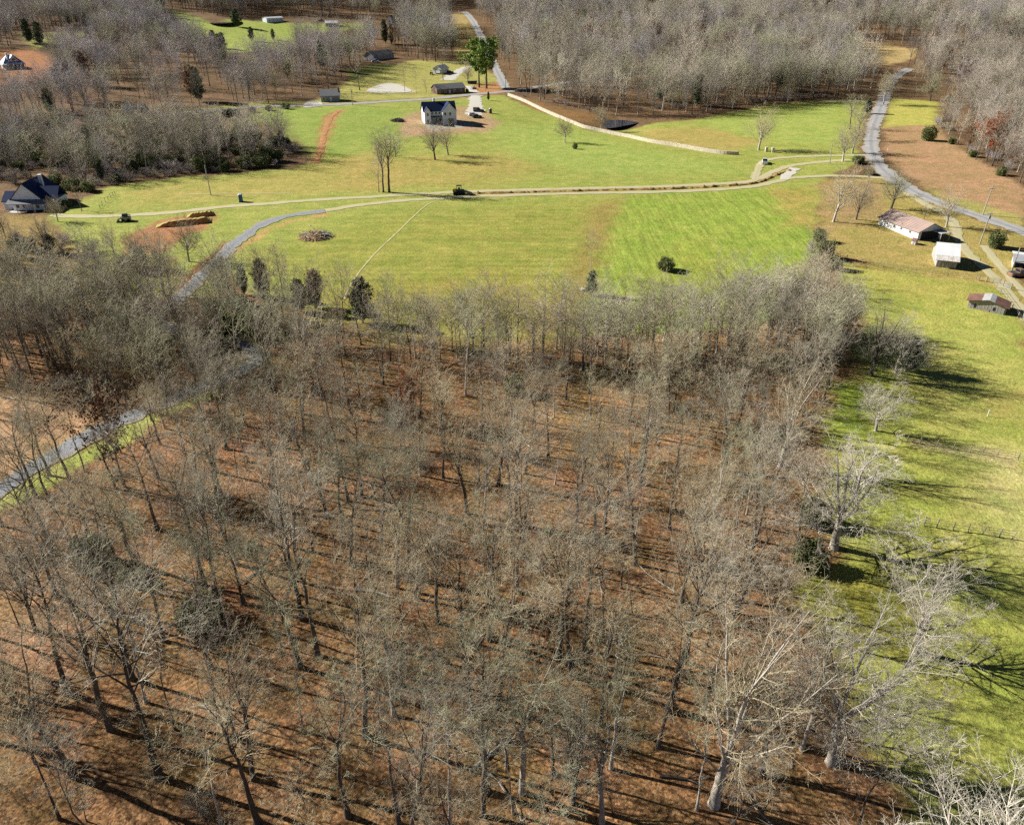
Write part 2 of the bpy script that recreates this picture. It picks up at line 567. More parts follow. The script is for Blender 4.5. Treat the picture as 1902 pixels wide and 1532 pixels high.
    bp = N.new("ShaderNodeBump")
    bp.inputs["Strength"].default_value = 0.75
    bp.inputs["Distance"].default_value = 0.25
    L.new(mul(noise(1.6, 4, 0.7), 1.0), bp.inputs["Height"])
    L.new(bp.outputs[0], b.inputs["Normal"])
    return m


# ------------------------------------------------------------------ the ground
LITTER = (160, 122, 80)
GRASS = (152, 180, 62)
LAYERS = [  # outline in the photograph, colour when sunlit, soft edge in metres, litter, furrow, strength
    # rough land far left
    ([(-60, 395), (100, 400), (210, 490), (330, 480), (360, 545), (250, 575), (-60, 545)], (176, 150, 88), 5, 0.5, 0, 1),
    ([(140, 500), (330, 485), (350, 545), (200, 560)], (165, 172, 72), 6, 0.2, 0, 0.8),
    # the big meadow
    ([(95, 402), (200, 348), (330, 331), (545, 314), (585, 298), (540, 222), (430, 236), (470, 205), (545, 200), (640, 192), (720, 189),
      (860, 182), (935, 176), (950, 186), (1000, 205), (1100, 243), (1170, 240), (1300, 221), (1420, 196), (1560, 186), (1612, 190),
      (1600, 250), (1590, 300), (1530, 335), (1512, 420), (1525, 520), (1450, 588), (1330, 614), (1200, 620), (900, 628), (820, 614),
      (700, 598), (600, 592), (520, 562), (470, 545), (430, 505), (385, 560), (330, 480), (210, 495), (150, 460)], (182, 188, 92), 1.5, 0, -0.6, 1),
    ([(460, 205), (640, 196), (770, 205), (760, 250), (600, 300), (560, 270)], (172, 190, 90), 6, 0, 0, 0.8),
    ([(230, 350), (500, 325), (690, 285), (760, 330), (700, 352), (420, 375), (240, 385)], (196, 182, 98), 9, 0, 0, 0.85),
    ([(620, 296), (960, 285), (1010, 320), (900, 345), (650, 350)], (200, 178, 100), 10, 0, 0, 0.7),
    ([(900, 235), (1050, 230), (1180, 275), (1330, 300), (1380, 320), (1100, 325), (960, 290)], (182, 198, 98), 9, 0, 0, 0.8),
    ([(480, 480), (700, 400), (1120, 372), (1100, 470), (1060, 600), (880, 625), (640, 594)], (178, 178, 84), 12, 0, -0.9, 0.95),
    ([(560, 560), (760, 520), (1000, 520), (1080, 560), (1060, 622), (860, 622), (640, 596)], (180, 166, 78), 9, 0, -1, 0.75),
    ([(1158, 362), (1512, 345), (1515, 430), (1522, 520), (1440, 590), (1330, 612), (1120, 620), (1095, 560), (1105, 470)], (174, 191, 82), 2.5, 0, 1, 1),
    ([(1100, 380), (1156, 364), (1130, 440), (1085, 560), (1040, 620), (980, 625), (1040, 560)], (184, 156, 90), 4, 0, 0.7, 0.75),
    ([(1430, 350), (1512, 345), (1514, 420), (1470, 420)], (205, 175, 100), 5, 0, 0.3, 0.7),
    ([(1230, 470), (1330, 440), (1400, 520), (1300, 560), (1220, 520)], (190, 190, 86), 7, 0, 0.8, 0.5),
    ([(1170, 244), (1320, 238), (1420, 262), (1360, 282), (1230, 270)], (204, 180, 104), 5, 0, 0, 0.8),
    ([(1300, 222), (1560, 190), (1580, 270), (1440, 262), (1330, 240)], (184, 198, 98), 6, 0, 0, 0.8),
    ([(945, 175), (1030, 200), (1110, 215), (1120, 235), (1060, 225), (990, 203)], (168, 128, 78), 2.5, 0.6, 0, 0.9),
    # yards behind the road
    ([(560, 192), (600, 182), (640, 155), (700, 130), (770, 112), (880, 116), (935, 150), (935, 172), (860, 179), (700, 187), (560, 197)],
     (196, 190, 104), 3, 0.1, 0, 1),
    ([(640, 130), (700, 118), (740, 122), (700, 140), (650, 150)], (120, 128, 60), 3, 0.1, 0, 0.8),
    ([(870, 160), (935, 150), (945, 172), (880, 180)], (206, 150, 96), 3, 0.3, 0, 0.9),
    ([(832, 26), (866, 24), (880, 60), (900, 120), (850, 112), (838, 60)], (196, 172, 108), 4, 0.1, 0, 1),
    ([(320, 18), (400, 47), (425, 36), (520, 42), (690, 42), (690, 55), (640, 58), (560, 62), (545, 92), (420, 100), (395, 72), (340, 55)],
     (186, 198, 96), 5, 0, 0, 1),
    ([(40, 62), (160, 58), (170, 78), (60, 92)], (186, 184, 100), 5, 0, 0, 0.9),
    ([(1595, 74), (1705, 92), (1695, 108), (1650, 122), (1600, 112)], (222, 192, 128), 3, 0, 0, 1),
    ([(-30, 92), (60, 92), (100, 112), (75, 150), (-30, 162)], (196, 138, 92), 3, 0.2, 0, 1),
    ([(320, 208), (470, 190), (560, 188), (555, 196), (440, 212), (330, 222)], (178, 172, 92), 2.5, 0, 0, 1),
    # right of the right-hand road
    ([(1655, 182), (1745, 190), (1735, 235), (1690, 236), (1640, 238)], (206, 200, 100), 3, 0, 0, 1),
    ([(1640, 236), (1732, 232), (1800, 285), (1905, 352), (1905, 412), (1800, 382), (1705, 342), (1655, 300)], (200, 162, 116), 2, 0.1, 0, 1),
    ([(1700, 345), (1905, 405), (1905, 425), (1800, 395)], (200, 190, 108), 2, 0, 0, 0.9),
    # farm yard on the right
    ([(1530, 335), (1640, 330), (1700, 362), (1800, 405), (1905, 438), (1905, 600), (1850, 560), (1800, 532), (1570, 482), (1525, 440)],
     (196, 176, 100), 2.5, 0.25, 0, 1),
    ([(1525, 340), (1640, 335), (1650, 400), (1540, 425)], (186, 156, 106), 4, 0.6, 0, 0.8),
    # pasture on the right
    ([(1555, 486), (1700, 512), (1845, 532), (1905, 600), (1960, 900), (2000, 1560), (1690, 1560), (1625, 1420), (1570, 1260), (1500, 1110),
      (1570, 1030), (1530, 940), (1535, 760), (1590, 690), (1600, 600)], (192, 196, 94), 1.8, 0, 0, 1),
    ([(1560, 487), (1840, 532), (1860, 560), (1700, 560), (1600, 520)], (200, 192, 98), 4, 0, 0, 0.8),
    ([(1700, 600), (1800, 590), (1905, 620), (1905, 760), (1860, 700), (1740, 650)], (206, 204, 108), 8, 0, 0, 0.7),
    ([(1800, 860), (1905, 840), (1920, 1020), (1850, 1000), (1760, 910)], (222, 212, 140), 7, 0, 0, 0.85),
    ([(1700, 860), (1800, 850), (1840, 960), (1760, 1000), (1690, 930)], (194, 192, 96), 6, 0, 0, 0.8),
    ([(1690, 815), (1905, 848), (1905, 862), (1790, 845), (1690, 825)], (216, 200, 140), 1.2, 0, 0, 0.9),
    ([(1640, 700), (1760, 640), (1905, 700), (1905, 830), (1760, 800)], (204, 200, 108), 9, 0, 0, 0.6),
    ([(1830, 1010), (1905, 1000), (1905, 1120), (1850, 1100)], (206, 200, 116), 6, 0, 0, 0.6),
    ([(1860, 740), (1910, 730), (1910, 800), (1870, 800)], (190, 160, 96), 4, 0, 0, 0.6),
    ([(1500, 1070), (1640, 1060), (1740, 1130), (1640, 1260), (1540, 1190)], (170, 164, 70), 4, 0.5, 0, 0.8),
    ([(1545, 715), (1610, 705), (1620, 800), (1560, 800)], (148, 168, 58), 3, 0.3, 0, 0.8),
    # red clearing on the left and the diggings
    ([(-80, 742), (60, 744), (190, 744), (186, 792), (120, 826), (50, 868), (-80, 930)], (224, 180, 132), 2, 0.15, 0, 1),
    ([(225, 446), (290, 412), (345, 400), (398, 396), (392, 428), (330, 442), (300, 470), (240, 476)], (202, 146, 98), 1.5, 0.1, 0, 1),
    # building plot
    ([(735, 226), (770, 207), (800, 203), (860, 198), (900, 205), (930, 228), (905, 246), (800, 250), (745, 256)], (208, 174, 130), 3, 0.1, 0, 0.95),
    ([(780, 226), (855, 226), (880, 236), (800, 242)], (214, 206, 190), 1.5, 0.1, 0, 0.9),
    ([(672, 171), (700, 159), (722, 154), (745, 158), (772, 170), (760, 174)], (240, 218, 180), 1.0, 0, 0, 1),
    ([(600, 215), (620, 205), (640, 203), (612, 250), (596, 302), (578, 304), (590, 250)], (205, 160, 100), 1.5, 0, 0, 0.9),
    # leaf litter islands
    ([(1180, 720), (1260, 760), (1200, 860), (1040, 850), (1000, 770)], (214, 166, 104), 7, 0.8, 0, 0.7),
    ([(300, 790), (520, 760), (560, 860), (340, 900)], (196, 142, 92), 7, 0.9, 0, 0.7),
    ([(-40, 1030), (140, 1060), (200, 1200), (-40, 1260)], (196, 156, 116), 7, 0.9, 0, 0.6),
]


def build_ground():
    nr, nc = 650, 420
    # rows: dense where the camera sees detail
    a = np.linspace(math.atan2(1.0, 1.0), 0, nr)
    ds = np.concatenate([np.linspace(-90, 12, 20, endpoint=False), 12 + (np.exp(np.linspace(0, 1, nr - 20) * 4.9) - 1) / (math.exp(4.9) - 1) * 1990])
    xs = np.linspace(-1, 1, nc)
    half = 0.70 * (0.866 * np.maximum(ds, 0) + 31) + 70
    X = xs[None, :] * half[:, None]
    Y = np.repeat(ds[:, None], nc, 1)
    Z = height(X, Y)
    v = np.stack([X, Y, Z], -1).reshape(-1, 3)
    i = np.arange(nr - 1)[:, None] * nc + np.arange(nc - 1)[None, :]
    q = np.stack([i, i + 1, i + 1 + nc, i + nc], -1).reshape(-1, 4)
    x, y = v[:, 0], v[:, 1]
    wx = x + vnoise(x, y, 0.15, 1) * 1.6 + vnoise(x, y, 0.6, 2) * 0.6
    wy = y + vnoise(x, y, 0.15, 3) * 1.6 + vnoise(x, y, 0.6, 4) * 0.6
    col = np.tile(np.array(lin(*LITTER)), (len(v), 1))
    n0 = vnoise(x, y, 0.05, 9)[:, None] * 0.20 + vnoise(x, y, 0.2, 10)[:, None] * 0.16 + vnoise(x, y, 0.7, 11)[:, None] * 0.12
    col *= 1 + n0
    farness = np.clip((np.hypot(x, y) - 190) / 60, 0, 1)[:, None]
    col = col * (1 - farness) + col * np.array([0.70, 0.78, 0.88]) * farness      # litter colour turns darker and greyer with distance
    lit = np.ones(len(v))
    fur = np.zeros(len(v))
    for pts, c, soft, li, fu, k in LAYERS:
        poly = wpoly(pts)
        lo, hi = poly.min(0) - 3 * soft - 5, poly.max(0) + 3 * soft + 5
        s = np.where((x > lo[0]) & (x < hi[0]) & (y > lo[1]) & (y < hi[1]))[0]
        if not len(s):
            continue
        d = sdist(poly, wx[s], wy[s]) + vnoise(x[s], y[s], 0.3, 5) * soft * 0.35
        w = np.clip(d / (2 * soft) + 0.5, 0, 1)
        w = w * w * (3 - 2 * w) * k
        col[s] = col[s] * (1 - w[:, None]) + np.array(lin(*c)) * w[:, None]
        lit[s] = lit[s] * (1 - w) + li * w
        fur[s] = fur[s] * (1 - w) + fu * w
    for pts, wid, c in VERGES:
        d = seg_dist(wpoly(pts), wx, wy, False) if True else None
        w = np.clip((wid - d) / 1.0 + 0.5, 0, 1)
        col = col * (1 - w[:, None]) + np.array(lin(*c)) * w[:, None]
        lit *= 1 - w * 0.9
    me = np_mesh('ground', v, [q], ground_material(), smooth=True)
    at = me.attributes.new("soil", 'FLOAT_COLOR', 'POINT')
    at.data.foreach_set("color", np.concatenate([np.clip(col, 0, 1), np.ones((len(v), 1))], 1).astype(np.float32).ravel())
    at = me.attributes.new("litter", 'FLOAT', 'POINT')
    at.data.foreach_set("value", lit.astype(np.float32))
    at = me.attributes.new("furrow", 'FLOAT', 'POINT')
    at.data.foreach_set("value", fur.astype(np.float32))
    o = link('ground', me)
    tag(o, kind='structure')
    return o


LANE = [(-60, 955), (0, 912), (60, 872), (110, 842), (180, 802), (250, 770), (330, 738), (400, 708), (460, 680), (482, 660), (450, 640), (400, 628),
        (330, 612), (290, 600), (296, 585), (320, 566), (345, 543), (372, 516), (400, 488), (430, 458), (455, 438), (490, 416), (530, 403), (570, 396), (603, 392)]
VERGES = [
    ([(-60, 985), (0, 938), (60, 898), (120, 868), (180, 836), (250, 796), (330, 755), (390, 728)], 1.7, (206, 208, 108)),
    ([(350, 548), (378, 521), (408, 495), (440, 466), (466, 448), (500, 426), (545, 411), (600, 398)], 0.9, (226, 180, 116)),
    ([(338, 537), (366, 508), (394, 480), (420, 452)], 1.2, (150, 98, 62)),
]


def smooth_line(pts, step):
    w = np.array([[*P(a, b)[:2]] for a, b in pts])
    n = len(w)
    out = []
    for i in range(n - 1):
        p0, p1, p2, p3 = w[max(i - 1, 0)], w[i], w[i + 1], w[min(i + 2, n - 1)]
        k = max(2, int(np.hypot(*(p2 - p1)) / step))
        for t in np.linspace(0, 1, k, endpoint=False):
            out.append(0.5 * (2 * p1 + (p2 - p0) * t + (2 * p0 - 5 * p1 + 4 * p2 - p3) * t * t + (3 * p1 - p0 - 3 * p2 + p3) * t ** 3))
    out.append(w[-1])
    return np.array(out)


def ribbon(name, pts, width, mat, lift=0.06, step=1.5, ragged=0.16, across=9):
    """a strip of road laid over the ground"""
    c = smooth_line(pts, step)
    t = np.gradient(c, axis=0)
    t /= np.linalg.norm(t, axis=1)[:, None] + 1e-9
    nrm = np.stack([-t[:, 1], t[:, 0]], 1)
    n = len(c)
    wv = width if hasattr(width, '__len__') else (width, width)
    wl = np.linspace(wv[0], wv[1], n) / 2
    us = np.linspace(-1, 1, across)
    V = []
    jl = vnoise(c[:, 0], c[:, 1], 0.45, 21) * ragged + vnoise(c[:, 0], c[:, 1], 1.3, 22) * ragged * 0.6
    jr = vnoise(c[:, 0], c[:, 1], 0.45, 23) * ragged + vnoise(c[:, 0], c[:, 1], 1.3, 24) * ragged * 0.6
    for u in us:
        j = jl * max(0, -u) ** 3 + jr * max(0, u) ** 3
        p = c + nrm * ((u * wl) * (1 + j * 2.0))[:, None]
        z = height(p[:, 0], p[:, 1]) + lift + 0.03 * (1 - u * u)
        V.append(np.concatenate([p, z[:, None]], 1))
    V = np.stack(V, 1).reshape(-1, 3)
    i = np.arange(n - 1)[:, None] * across + np.arange(across - 1)[None, :]
    q = np.stack([i, i + 1, i + 1 + across, i + across], -1).reshape(-1, 4)
    me = np_mesh(name, V, [q], mat, smooth=True)
    at = me.attributes.new('across', 'FLOAT', 'POINT')
    at.data.foreach_set('value', np.tile(us, n).astype(np.float32))
    o = link(name, me)
    return tag(o, kind='structure')


def patch(name, pts, mat, lift=0.07):
    w = wpoly(pts)
    c = w.mean(0)
    n = len(w)
    V, q = [], []
    rings = [1.0, 0.75, 0.5, 0.25]
    for r in rings:
        for p in w:
            x, y = c + (p - c) * r
            V.append((x, y, float(height(x, y)) + lift))
    V.append((c[0], c[1], float(height(c[0], c[1])) + lift))
    for k in range(3):
        for i in range(n):
            q.append((k * n + i, k * n + (i + 1) % n, (k + 1) * n + (i + 1) % n, (k + 1) * n + i))
    t = [(3 * n + i, 3 * n + (i + 1) % n, 4 * n) for i in range(n)]
    o = link(name, np_mesh(name, V, [q, t], mat, smooth=True))
    return tag(o, kind='structure')


def dense(pts, k=3):
    """round off an outline"""
    w = np.array(pts, float)
    for _ in range(k):
        a, b = w, np.roll(w, -1, 0)
        w = np.stack([a * .75 + b * .25, a * .25 + b * .75], 1).reshape(-1, 2)
    return [tuple(p) for p in w]


ground = build_ground()

# roads, tracks, drives, water
ribbon('road', [(180, 232), (330, 212), (430, 203), (500, 198), (560, 197), (640, 194), (720, 189), (800, 184), (880, 176), (945, 170), (1010, 160), (1080, 150), (1160, 138), (1260, 122)],
       6.0, M['asphalt'], 0.10)
ribbon('road', [(940, 166), (932, 150), (922, 130), (908, 100), (896, 75), (884, 50), (874, 34), (862, 22)], 6.0, M['asphalt'], 0.14)
ribbon('road', [(1690, 128), (1660, 145), (1648, 165), (1640, 190), (1630, 215), (1620, 245), (1618, 270), (1626, 297), (1650, 325), (1690, 352), (1740, 375), (1800, 396), (1860, 416), (1940, 446)],
       6.2, M['asphalt'], 0.12)
ribbon('gravel_lane', LANE, 3.9, M['gravel'], 0.09, ragged=0.22)
ribbon('dirt_track', [(96, 400), (160, 402), (240, 400), (330, 394), (420, 384), (520, 377), (600, 371), (690, 366), (770, 361), (850, 357), (940, 354), (1100, 350), (1250, 346), (1360, 340),
                      (1402, 335), (1440, 318), (1470, 308), (1520, 302), (1570, 298), (1625, 299)], 3.1, M['dirt_pale'], 0.07)
ribbon('dirt_track', [(604, 391), (680, 380), (760, 372), (850, 367), (950, 363), (1100, 359), (1250, 356), (1380, 349), (1440, 338), (1470, 331), (1540, 327), (1600, 328), (1655, 332)],
       3.1, M['dirt_pale'], 0.075)
ribbon('dirt_track', [(1402, 334), (1407, 318), (1413, 305), (1425, 298), (1460, 293), (1520, 290), (1580, 289), (1622, 288)], 3.0, M['dirt_pale'], 0.085)
ribbon('dirt_track', [(1455, 334), (1466, 322), (1478, 313)], 3.4, M['gravel_white'], 0.10)
ribbon('farm_drive', [(1672, 345), (1690, 362), (1720, 380), (1752, 396), (1772, 415), (1779, 440), (1792, 465), (1820, 492), (1850, 520), (1880, 555), (1915, 600)], 3.0, M['dirt_pale'], 0.08)
ribbon('farm_drive', [(1826, 455), (1850, 485), (1880, 520), (1915, 560)], 2.2, M['dirt_pale'], 0.075)
ribbon('farm_drive', [(1535, 189), (1580, 188), (1640, 191)], 3.0, M['dirt_pale'], 0.07)
ribbon('house_drive', [(884, 178), (882, 190), (884, 202), (880, 214)], (6.0, 9.0), M['gravel_white'], 0.08)
ribbon('house_drive', [(882, 172), (875, 165), (868, 160)], 5.0, M['gravel_white'], 0.07)
ribbon('house_drive', [(830, 150), (842, 140), (856, 130), (876, 124), (905, 122)], (9.0, 5.0), M['gravel_white'], 0.07)
ribbon('farm_lane', [(833, 116), (870, 116), (905, 118)], 3.0, M['dirt_pale'], 0.07)
ribbon('footpath', [(812, 374), (795, 380), (775, 396), (740, 430), (700, 468), (668, 505), (648, 535), (640, 556)], 0.4, M['straw_line'], 0.05, 1.0, 0.2, 3)
ribbon('footpath', [(330, 362), (400, 360), (470, 359), (540, 358)], 0.6, M['straw_line'], 0.05, 1.5, 0.2, 3)
ribbon('wheel_rut', [(630, 206), (612, 222), (602, 250), (596, 278), (588, 304)], 2.2, M['soil_red'], 0.06, 1.5, 0.3)
patch('gravel_yard', dense([(562, 201), (566, 191), (580, 188), (598, 190), (600, 197), (580, 200)]), M['gravel_white'], 0.12)
patch('sand_pad', dense([(672, 172), (705, 157), (724, 154), (745, 159), (774, 172), (720, 174)]), M['gravel_white'], 0.12)


def water(name, pts, mat, dz):
    w = wpoly(pts)
    z = float(height(*w.mean(0))) + dz
    o = link(name, np_mesh(name, [(x, y, z) for x, y in w], [[list(range(len(w)))]], mat))
    return tag(o, kind='structure')


water('pond', dense([(1120, 232), (1128, 222), (1165, 219), (1198, 219), (1190, 228), (1162, 240), (1140, 243), (1122, 240)]), M['water'], 1.1)
water('pond', dense([(385, 44), (400, 38), (432, 36), (455, 42), (430, 50), (400, 50)]), M['water_brown'], 0.5)


# ------------------------------------------------------------------ trees: skeletons
def nrm(a):
    return a / (np.linalg.norm(a, axis=-1, keepdims=True) + 1e-9)


def grow(g, pos, d, length, k, up, wob, droop=0.0):
    """polylines: N starts, each k points"""
    n = len(pos)
    pts = np.zeros((n, k, 3))
    pts[:, 0] = pos
    step = (length / (k - 1))[:, None]
    for i in range(1, k):
        pts[:, i] = pts[:, i - 1] + d * step
        d = nrm(d + np.array([0, 0, up - droop * i / k]) + g.normal(0, wob, (n, 3)))
    return pts


def kids(g, pts, rad, n, t0, t1, ang, ang_sd, lr, k, up, wob, rr=0.62, prof=None, rmin=0.006, taper=0.12):
    """n children on each polyline"""
    N, K, _ = pts.shape
    t = (np.arange(n)[None, :] + g.uniform(0.1, 0.9, (N, n))) / n
    t = t0 + (t1 - t0) * t
    f = t * (K - 1)
    i = np.minimum(f.astype(int), K - 2)
    fr = (f - i)[..., None]
    r = np.arange(N)[:, None]
    a, b = pts[r, i], pts[r, i + 1]
    pos = a + (b - a) * fr
    tan = nrm(b - a)
    pr = rad[r, i] * (1 - fr[..., 0]) + rad[r, i + 1] * fr[..., 0]
    plen = np.linalg.norm(np.diff(pts, axis=1), axis=2).sum(1)[:, None]
    h = np.where(np.abs(tan[..., 2:3]) > 0.9, np.array([1.0, 0, 0]), np.array([0, 0, 1.0]))
    u = nrm(np.cross(tan, h))
    w = np.cross(tan, u)
    az = g.uniform(0, 6.28, (N, 1)) + np.arange(n)[None, :] * 2.4 + g.normal(0, 0.5, (N, n))
    an = g.normal(ang, ang_sd, (N, n))
    d = tan * np.cos(an)[..., None] + (u * np.cos(az)[..., None] + w * np.sin(az)[..., None]) * np.sin(an)[..., None]
    length = plen * lr * g.uniform(0.55, 1.4, (N, n)) * (prof(t) if prof else (1.15 - 0.6 * t))
    length = length.reshape(-1)
    p = grow(g, pos.reshape(-1, 3), d.reshape(-1, 3), length, k, up, wob)
    r0 = np.clip(np.minimum(pr.reshape(-1) * rr, 0.03 * length + 0.004), rmin, None)
    s = np.linspace(0, 1, k)
    rd = r0[:, None] * (1 - s * (1 - taper))[None, :]
    return p, np.maximum(rd, rmin * 0.7)


def tubes(lists):
    """[(pts, rad, sides)] -> verts, quads"""
    V, Q, T, off = [], [], [], 0
    for pts, rad, m in lists:
        N, K, _ = pts.shape
        tan = np.gradient(pts, axis=1)
        tan = nrm(tan)
        h = np.where(np.abs(tan[:, :1, 2:3]) > 0.9, np.array([1.0, 0, 0]), np.array([0, 0, 1.0]))
        u = nrm(np.cross(tan, np.repeat(h, K, 1)))
        w = np.cross(tan, u)
        a = np.arange(m) * 2 * math.pi / m
        ring = pts[:, :, None] + (u[:, :, None] * np.cos(a)[:, None] + w[:, :, None] * np.sin(a)[:, None]) * rad[:, :, None, None]
        V.append(ring.reshape(-1, 3))
        base = off + (np.arange(N)[:, None, None] * K + np.arange(K - 1)[None, :, None]) * m
        j = np.arange(m)[None, None, :]
        j2 = (j + 1) % m
        Q.append(np.stack([base + j, base + j2, base + m + j2, base + m + j], -1).reshape(-1, 4))
        off += N * K * m
    return np.concatenate(V), np.concatenate(Q)


def skeleton(seed, H, r0, form, fine=2, tw=0.010):
    """levels of branches; form: forest, slim, oak, vase, sapling, shrub"""
    g = np.random.default_rng(seed)
    F = dict(
        forest=dict(cb=0.46, n1=18, a1=0.80, l1=0.235, up1=0.12, lean=0.035, n2=7, n3=6, n4=5),
        slim=dict(cb=0.55, n1=14, a1=0.75, l1=0.20, up1=0.12, lean=0.045, n2=6, n3=6, n4=6),
        oak=dict(cb=0.22, fork=0.30, n1=13, a0=0.10, a1=1.22, span=0.42, short=0.25, l1=0.56, up1=0.07, gnarl=0.13, lean=0.03, n2=11, n3=8, n4=7),
        vase=dict(cb=0.24, fork=0.30, n1=11, a0=0.06, a1=0.80, span=0.45, short=0.35, l1=0.66, up1=0.05, gnarl=0.09, lean=0.02, n2=10, n3=7, n4=5),
        fork=dict(cb=0.4, fork=0.47, n1=7, a0=0.10, a1=0.62, span=0.25, short=0.25, l1=0.46, up1=0.06, gnarl=0.10, lean=0.03, n2=9, n3=7, n4=6),
        sapling=dict(cb=0.25, n1=16, a1=0.7, l1=0.30, up1=0.08, lean=0.04, n2=6, n3=5, n4=0),
        far=dict(cb=0.34, n1=20, a1=0.72, l1=0.36, up1=0.10, lean=0.02, n2=7, n3=5, n4=0),
    )[form]
    k = 12
    trunk = np.zeros((1, k, 3))
    z = np.linspace(0, 1, k)
    wob = np.cumsum(g.normal(0, F['lean'], (k, 2)), 0) * H * 0.35 * z[:, None]
    wob -= wob[0]
    trunk[0, :, 0], trunk[0, :, 1], trunk[0, :, 2] = wob[:, 0], wob[:, 1], z * H * 0.93
    shape = 1 - z ** 0.9 * 0.96
    tr = r0 * shape
    tr[0] *= 1.45
    tr[1] *= 1.0
    tr = np.maximum(tr, 0.015)[None]
    cb = F['cb']
    if form in ('oak', 'vase', 'fork'):           # a bole that forks into long limbs
        fork = F['fork'] * H
        trunk[0, :, 2] = z * fork
        trunk[0, :, :2] *= 0.5
        tr = (r0 * (1 - 0.30 * z))[None]
        tr[0, 0] *= 1.28
        tr[0, 1] *= 1.06
        n = F['n1']
        az = np.arange(n) * 2.4 + g.normal(0, 0.35, n)
        q = (np.arange(n) + 0.5) / n
        an = F['a0'] + (F['a1'] - F['a0']) * q ** 0.8 + g.normal(0, 0.07, n)
        i = np.clip((k - 1) - (q * F['span'] * (k - 1)), 2, k - 1).astype(int)
        pos = trunk[0, i]
        d = np.stack([np.sin(an) * np.cos(az), np.sin(an) * np.sin(az), np.cos(an)], 1)
        ln = H * F['l1'] * (1.0 - F['short'] * q) * g.uniform(0.85, 1.12, n)
        l1 = grow(g, pos, d, ln, 9, F['up1'], F['gnarl'])
        b = r0 * (0.52 - 0.30 * q) * g.uniform(0.85, 1.15, n)
        r1 = np.maximum(b[:, None] * (1 - np.linspace(0, 1, 9) ** 0.85 * 0.93)[None, :], 0.02)
        l2, r2 = kids(g, l1, r1, F['n2'], 0.18, 0.98, 0.72, 0.22, 0.40, 6, 0.06, F['gnarl'] * 1.2, 0.62, None, tw * 1.4)
        l3, r3 = kids(g, l2, r2, F['n3'], 0.12, 0.98, 0.72, 0.25, 0.44, 4, 0.05, 0.16, 0.62, None, tw * 1.1)
        lv = [(trunk, tr), (l1, r1), (l2, r2), (l3, r3)]
        if fine >= 2:
            l4, r4 = kids(g, l3, r3, F['n4'], 0.12, 1.0, 0.75, 0.3, 0.52, 3, 0.04, 0.2, 0.62, None, tw * 0.8)
            lv.append((l4, r4))
        top = max(p[..., 2].max() for p, r in lv)
        return [(p * (H / top), r) for p, r in lv]
    else:
        prof = lambda t: 0.45 + 1.1 * np.sin(np.clip((t - cb) / (1 - cb), 0, 1) ** 0.8 * math.pi * 0.93)
    l1, r1 = kids(g, trunk, tr, F['n1'], cb, 0.98, F['a1'], 0.16, F['l1'], 7, F['up1'], 0.10, 0.66, prof, 0.012)
    if form in ('forest', 'slim'):        # a few low dead stubs and thin side shoots
        e1, er = kids(g, trunk, tr, 3, 0.25, cb, 1.2, 0.2, 0.10, 7, 0.03, 0.14, 0.25, None, 0.012)
        l1, r1 = np.concatenate([l1, e1]), np.concatenate([r1, er])
    lv = [(trunk, tr), (l1, r1)]
    l2, r2 = kids(g, l1, r1, F['n2'], 0.18, 0.98, 0.68, 0.2, 0.46, 5, 0.09, 0.13, 0.62, None, tw * 1.2)
    lv.append((l2, r2))
    if fine >= 1:
        l3, r3 = kids(g, l2, r2, F['n3'], 0.15, 0.98, 0.72, 0.25, 0.46, 4, 0.08, 0.16, 0.62, None, tw)
        lv.append((l3, r3))
    if fine >= 2 and F['n4']:
        l4, r4 = kids(g, l3, r3, F['n4'], 0.12, 1.0, 0.75, 0.3, 0.50, 3, 0.07, 0.2, 0.62, None, tw * 0.8)
        lv.append((l4, r4))
    return lv


def tree_meshes(name, lv, m_trunk, m_crown, one=False):
    sides = [8, 5, 4, 3, 3]
    a = tubes([(p, r, sides[i]) for i, (p, r) in enumerate(lv[:2])])
    b = tubes([(p, r, 3) for i, (p, r) in enumerate(lv[2:])])
    if one:
        V = np.concatenate([a[0], b[0]])
        Q = np.concatenate([a[1], b[1] + len(a[0])])
        fm = np.concatenate([np.zeros(len(a[1])), np.ones(len(b[1]))])
        return np_mesh(name, V, [Q], [m_trunk, m_crown], fm)
    return np_mesh('trunk', *[a[0], [a[1]]], m_trunk, smooth=True), np_mesh('crown', b[0], [b[1]], m_crown)


def leaf_tris(g, centers, size, jitter, up=0.0, aspect=1.6):
    """two-triangle leaves or sprays scattered round the given centres"""
    n = len(centers)
    p = centers + g.normal(0, 1, (n, 3)) * jitter
    d = nrm(g.normal(0, 1, (n, 3)) + np.array([0, 0, up]))
    e = nrm(np.cross(d, g.normal(0, 1, (n, 3))))
    s = size * g.uniform(0.6, 1.4, (n, 1))
    a, b = d * s * aspect * 0.5, e * s * 0.5
    V = np.stack([p - a, p + b, p + a, p - b], 1).reshape(-1, 3)
    i = np.arange(n)[:, None] * 4
    return V, np.concatenate([i, i + 1, i + 2, i + 3], 1)


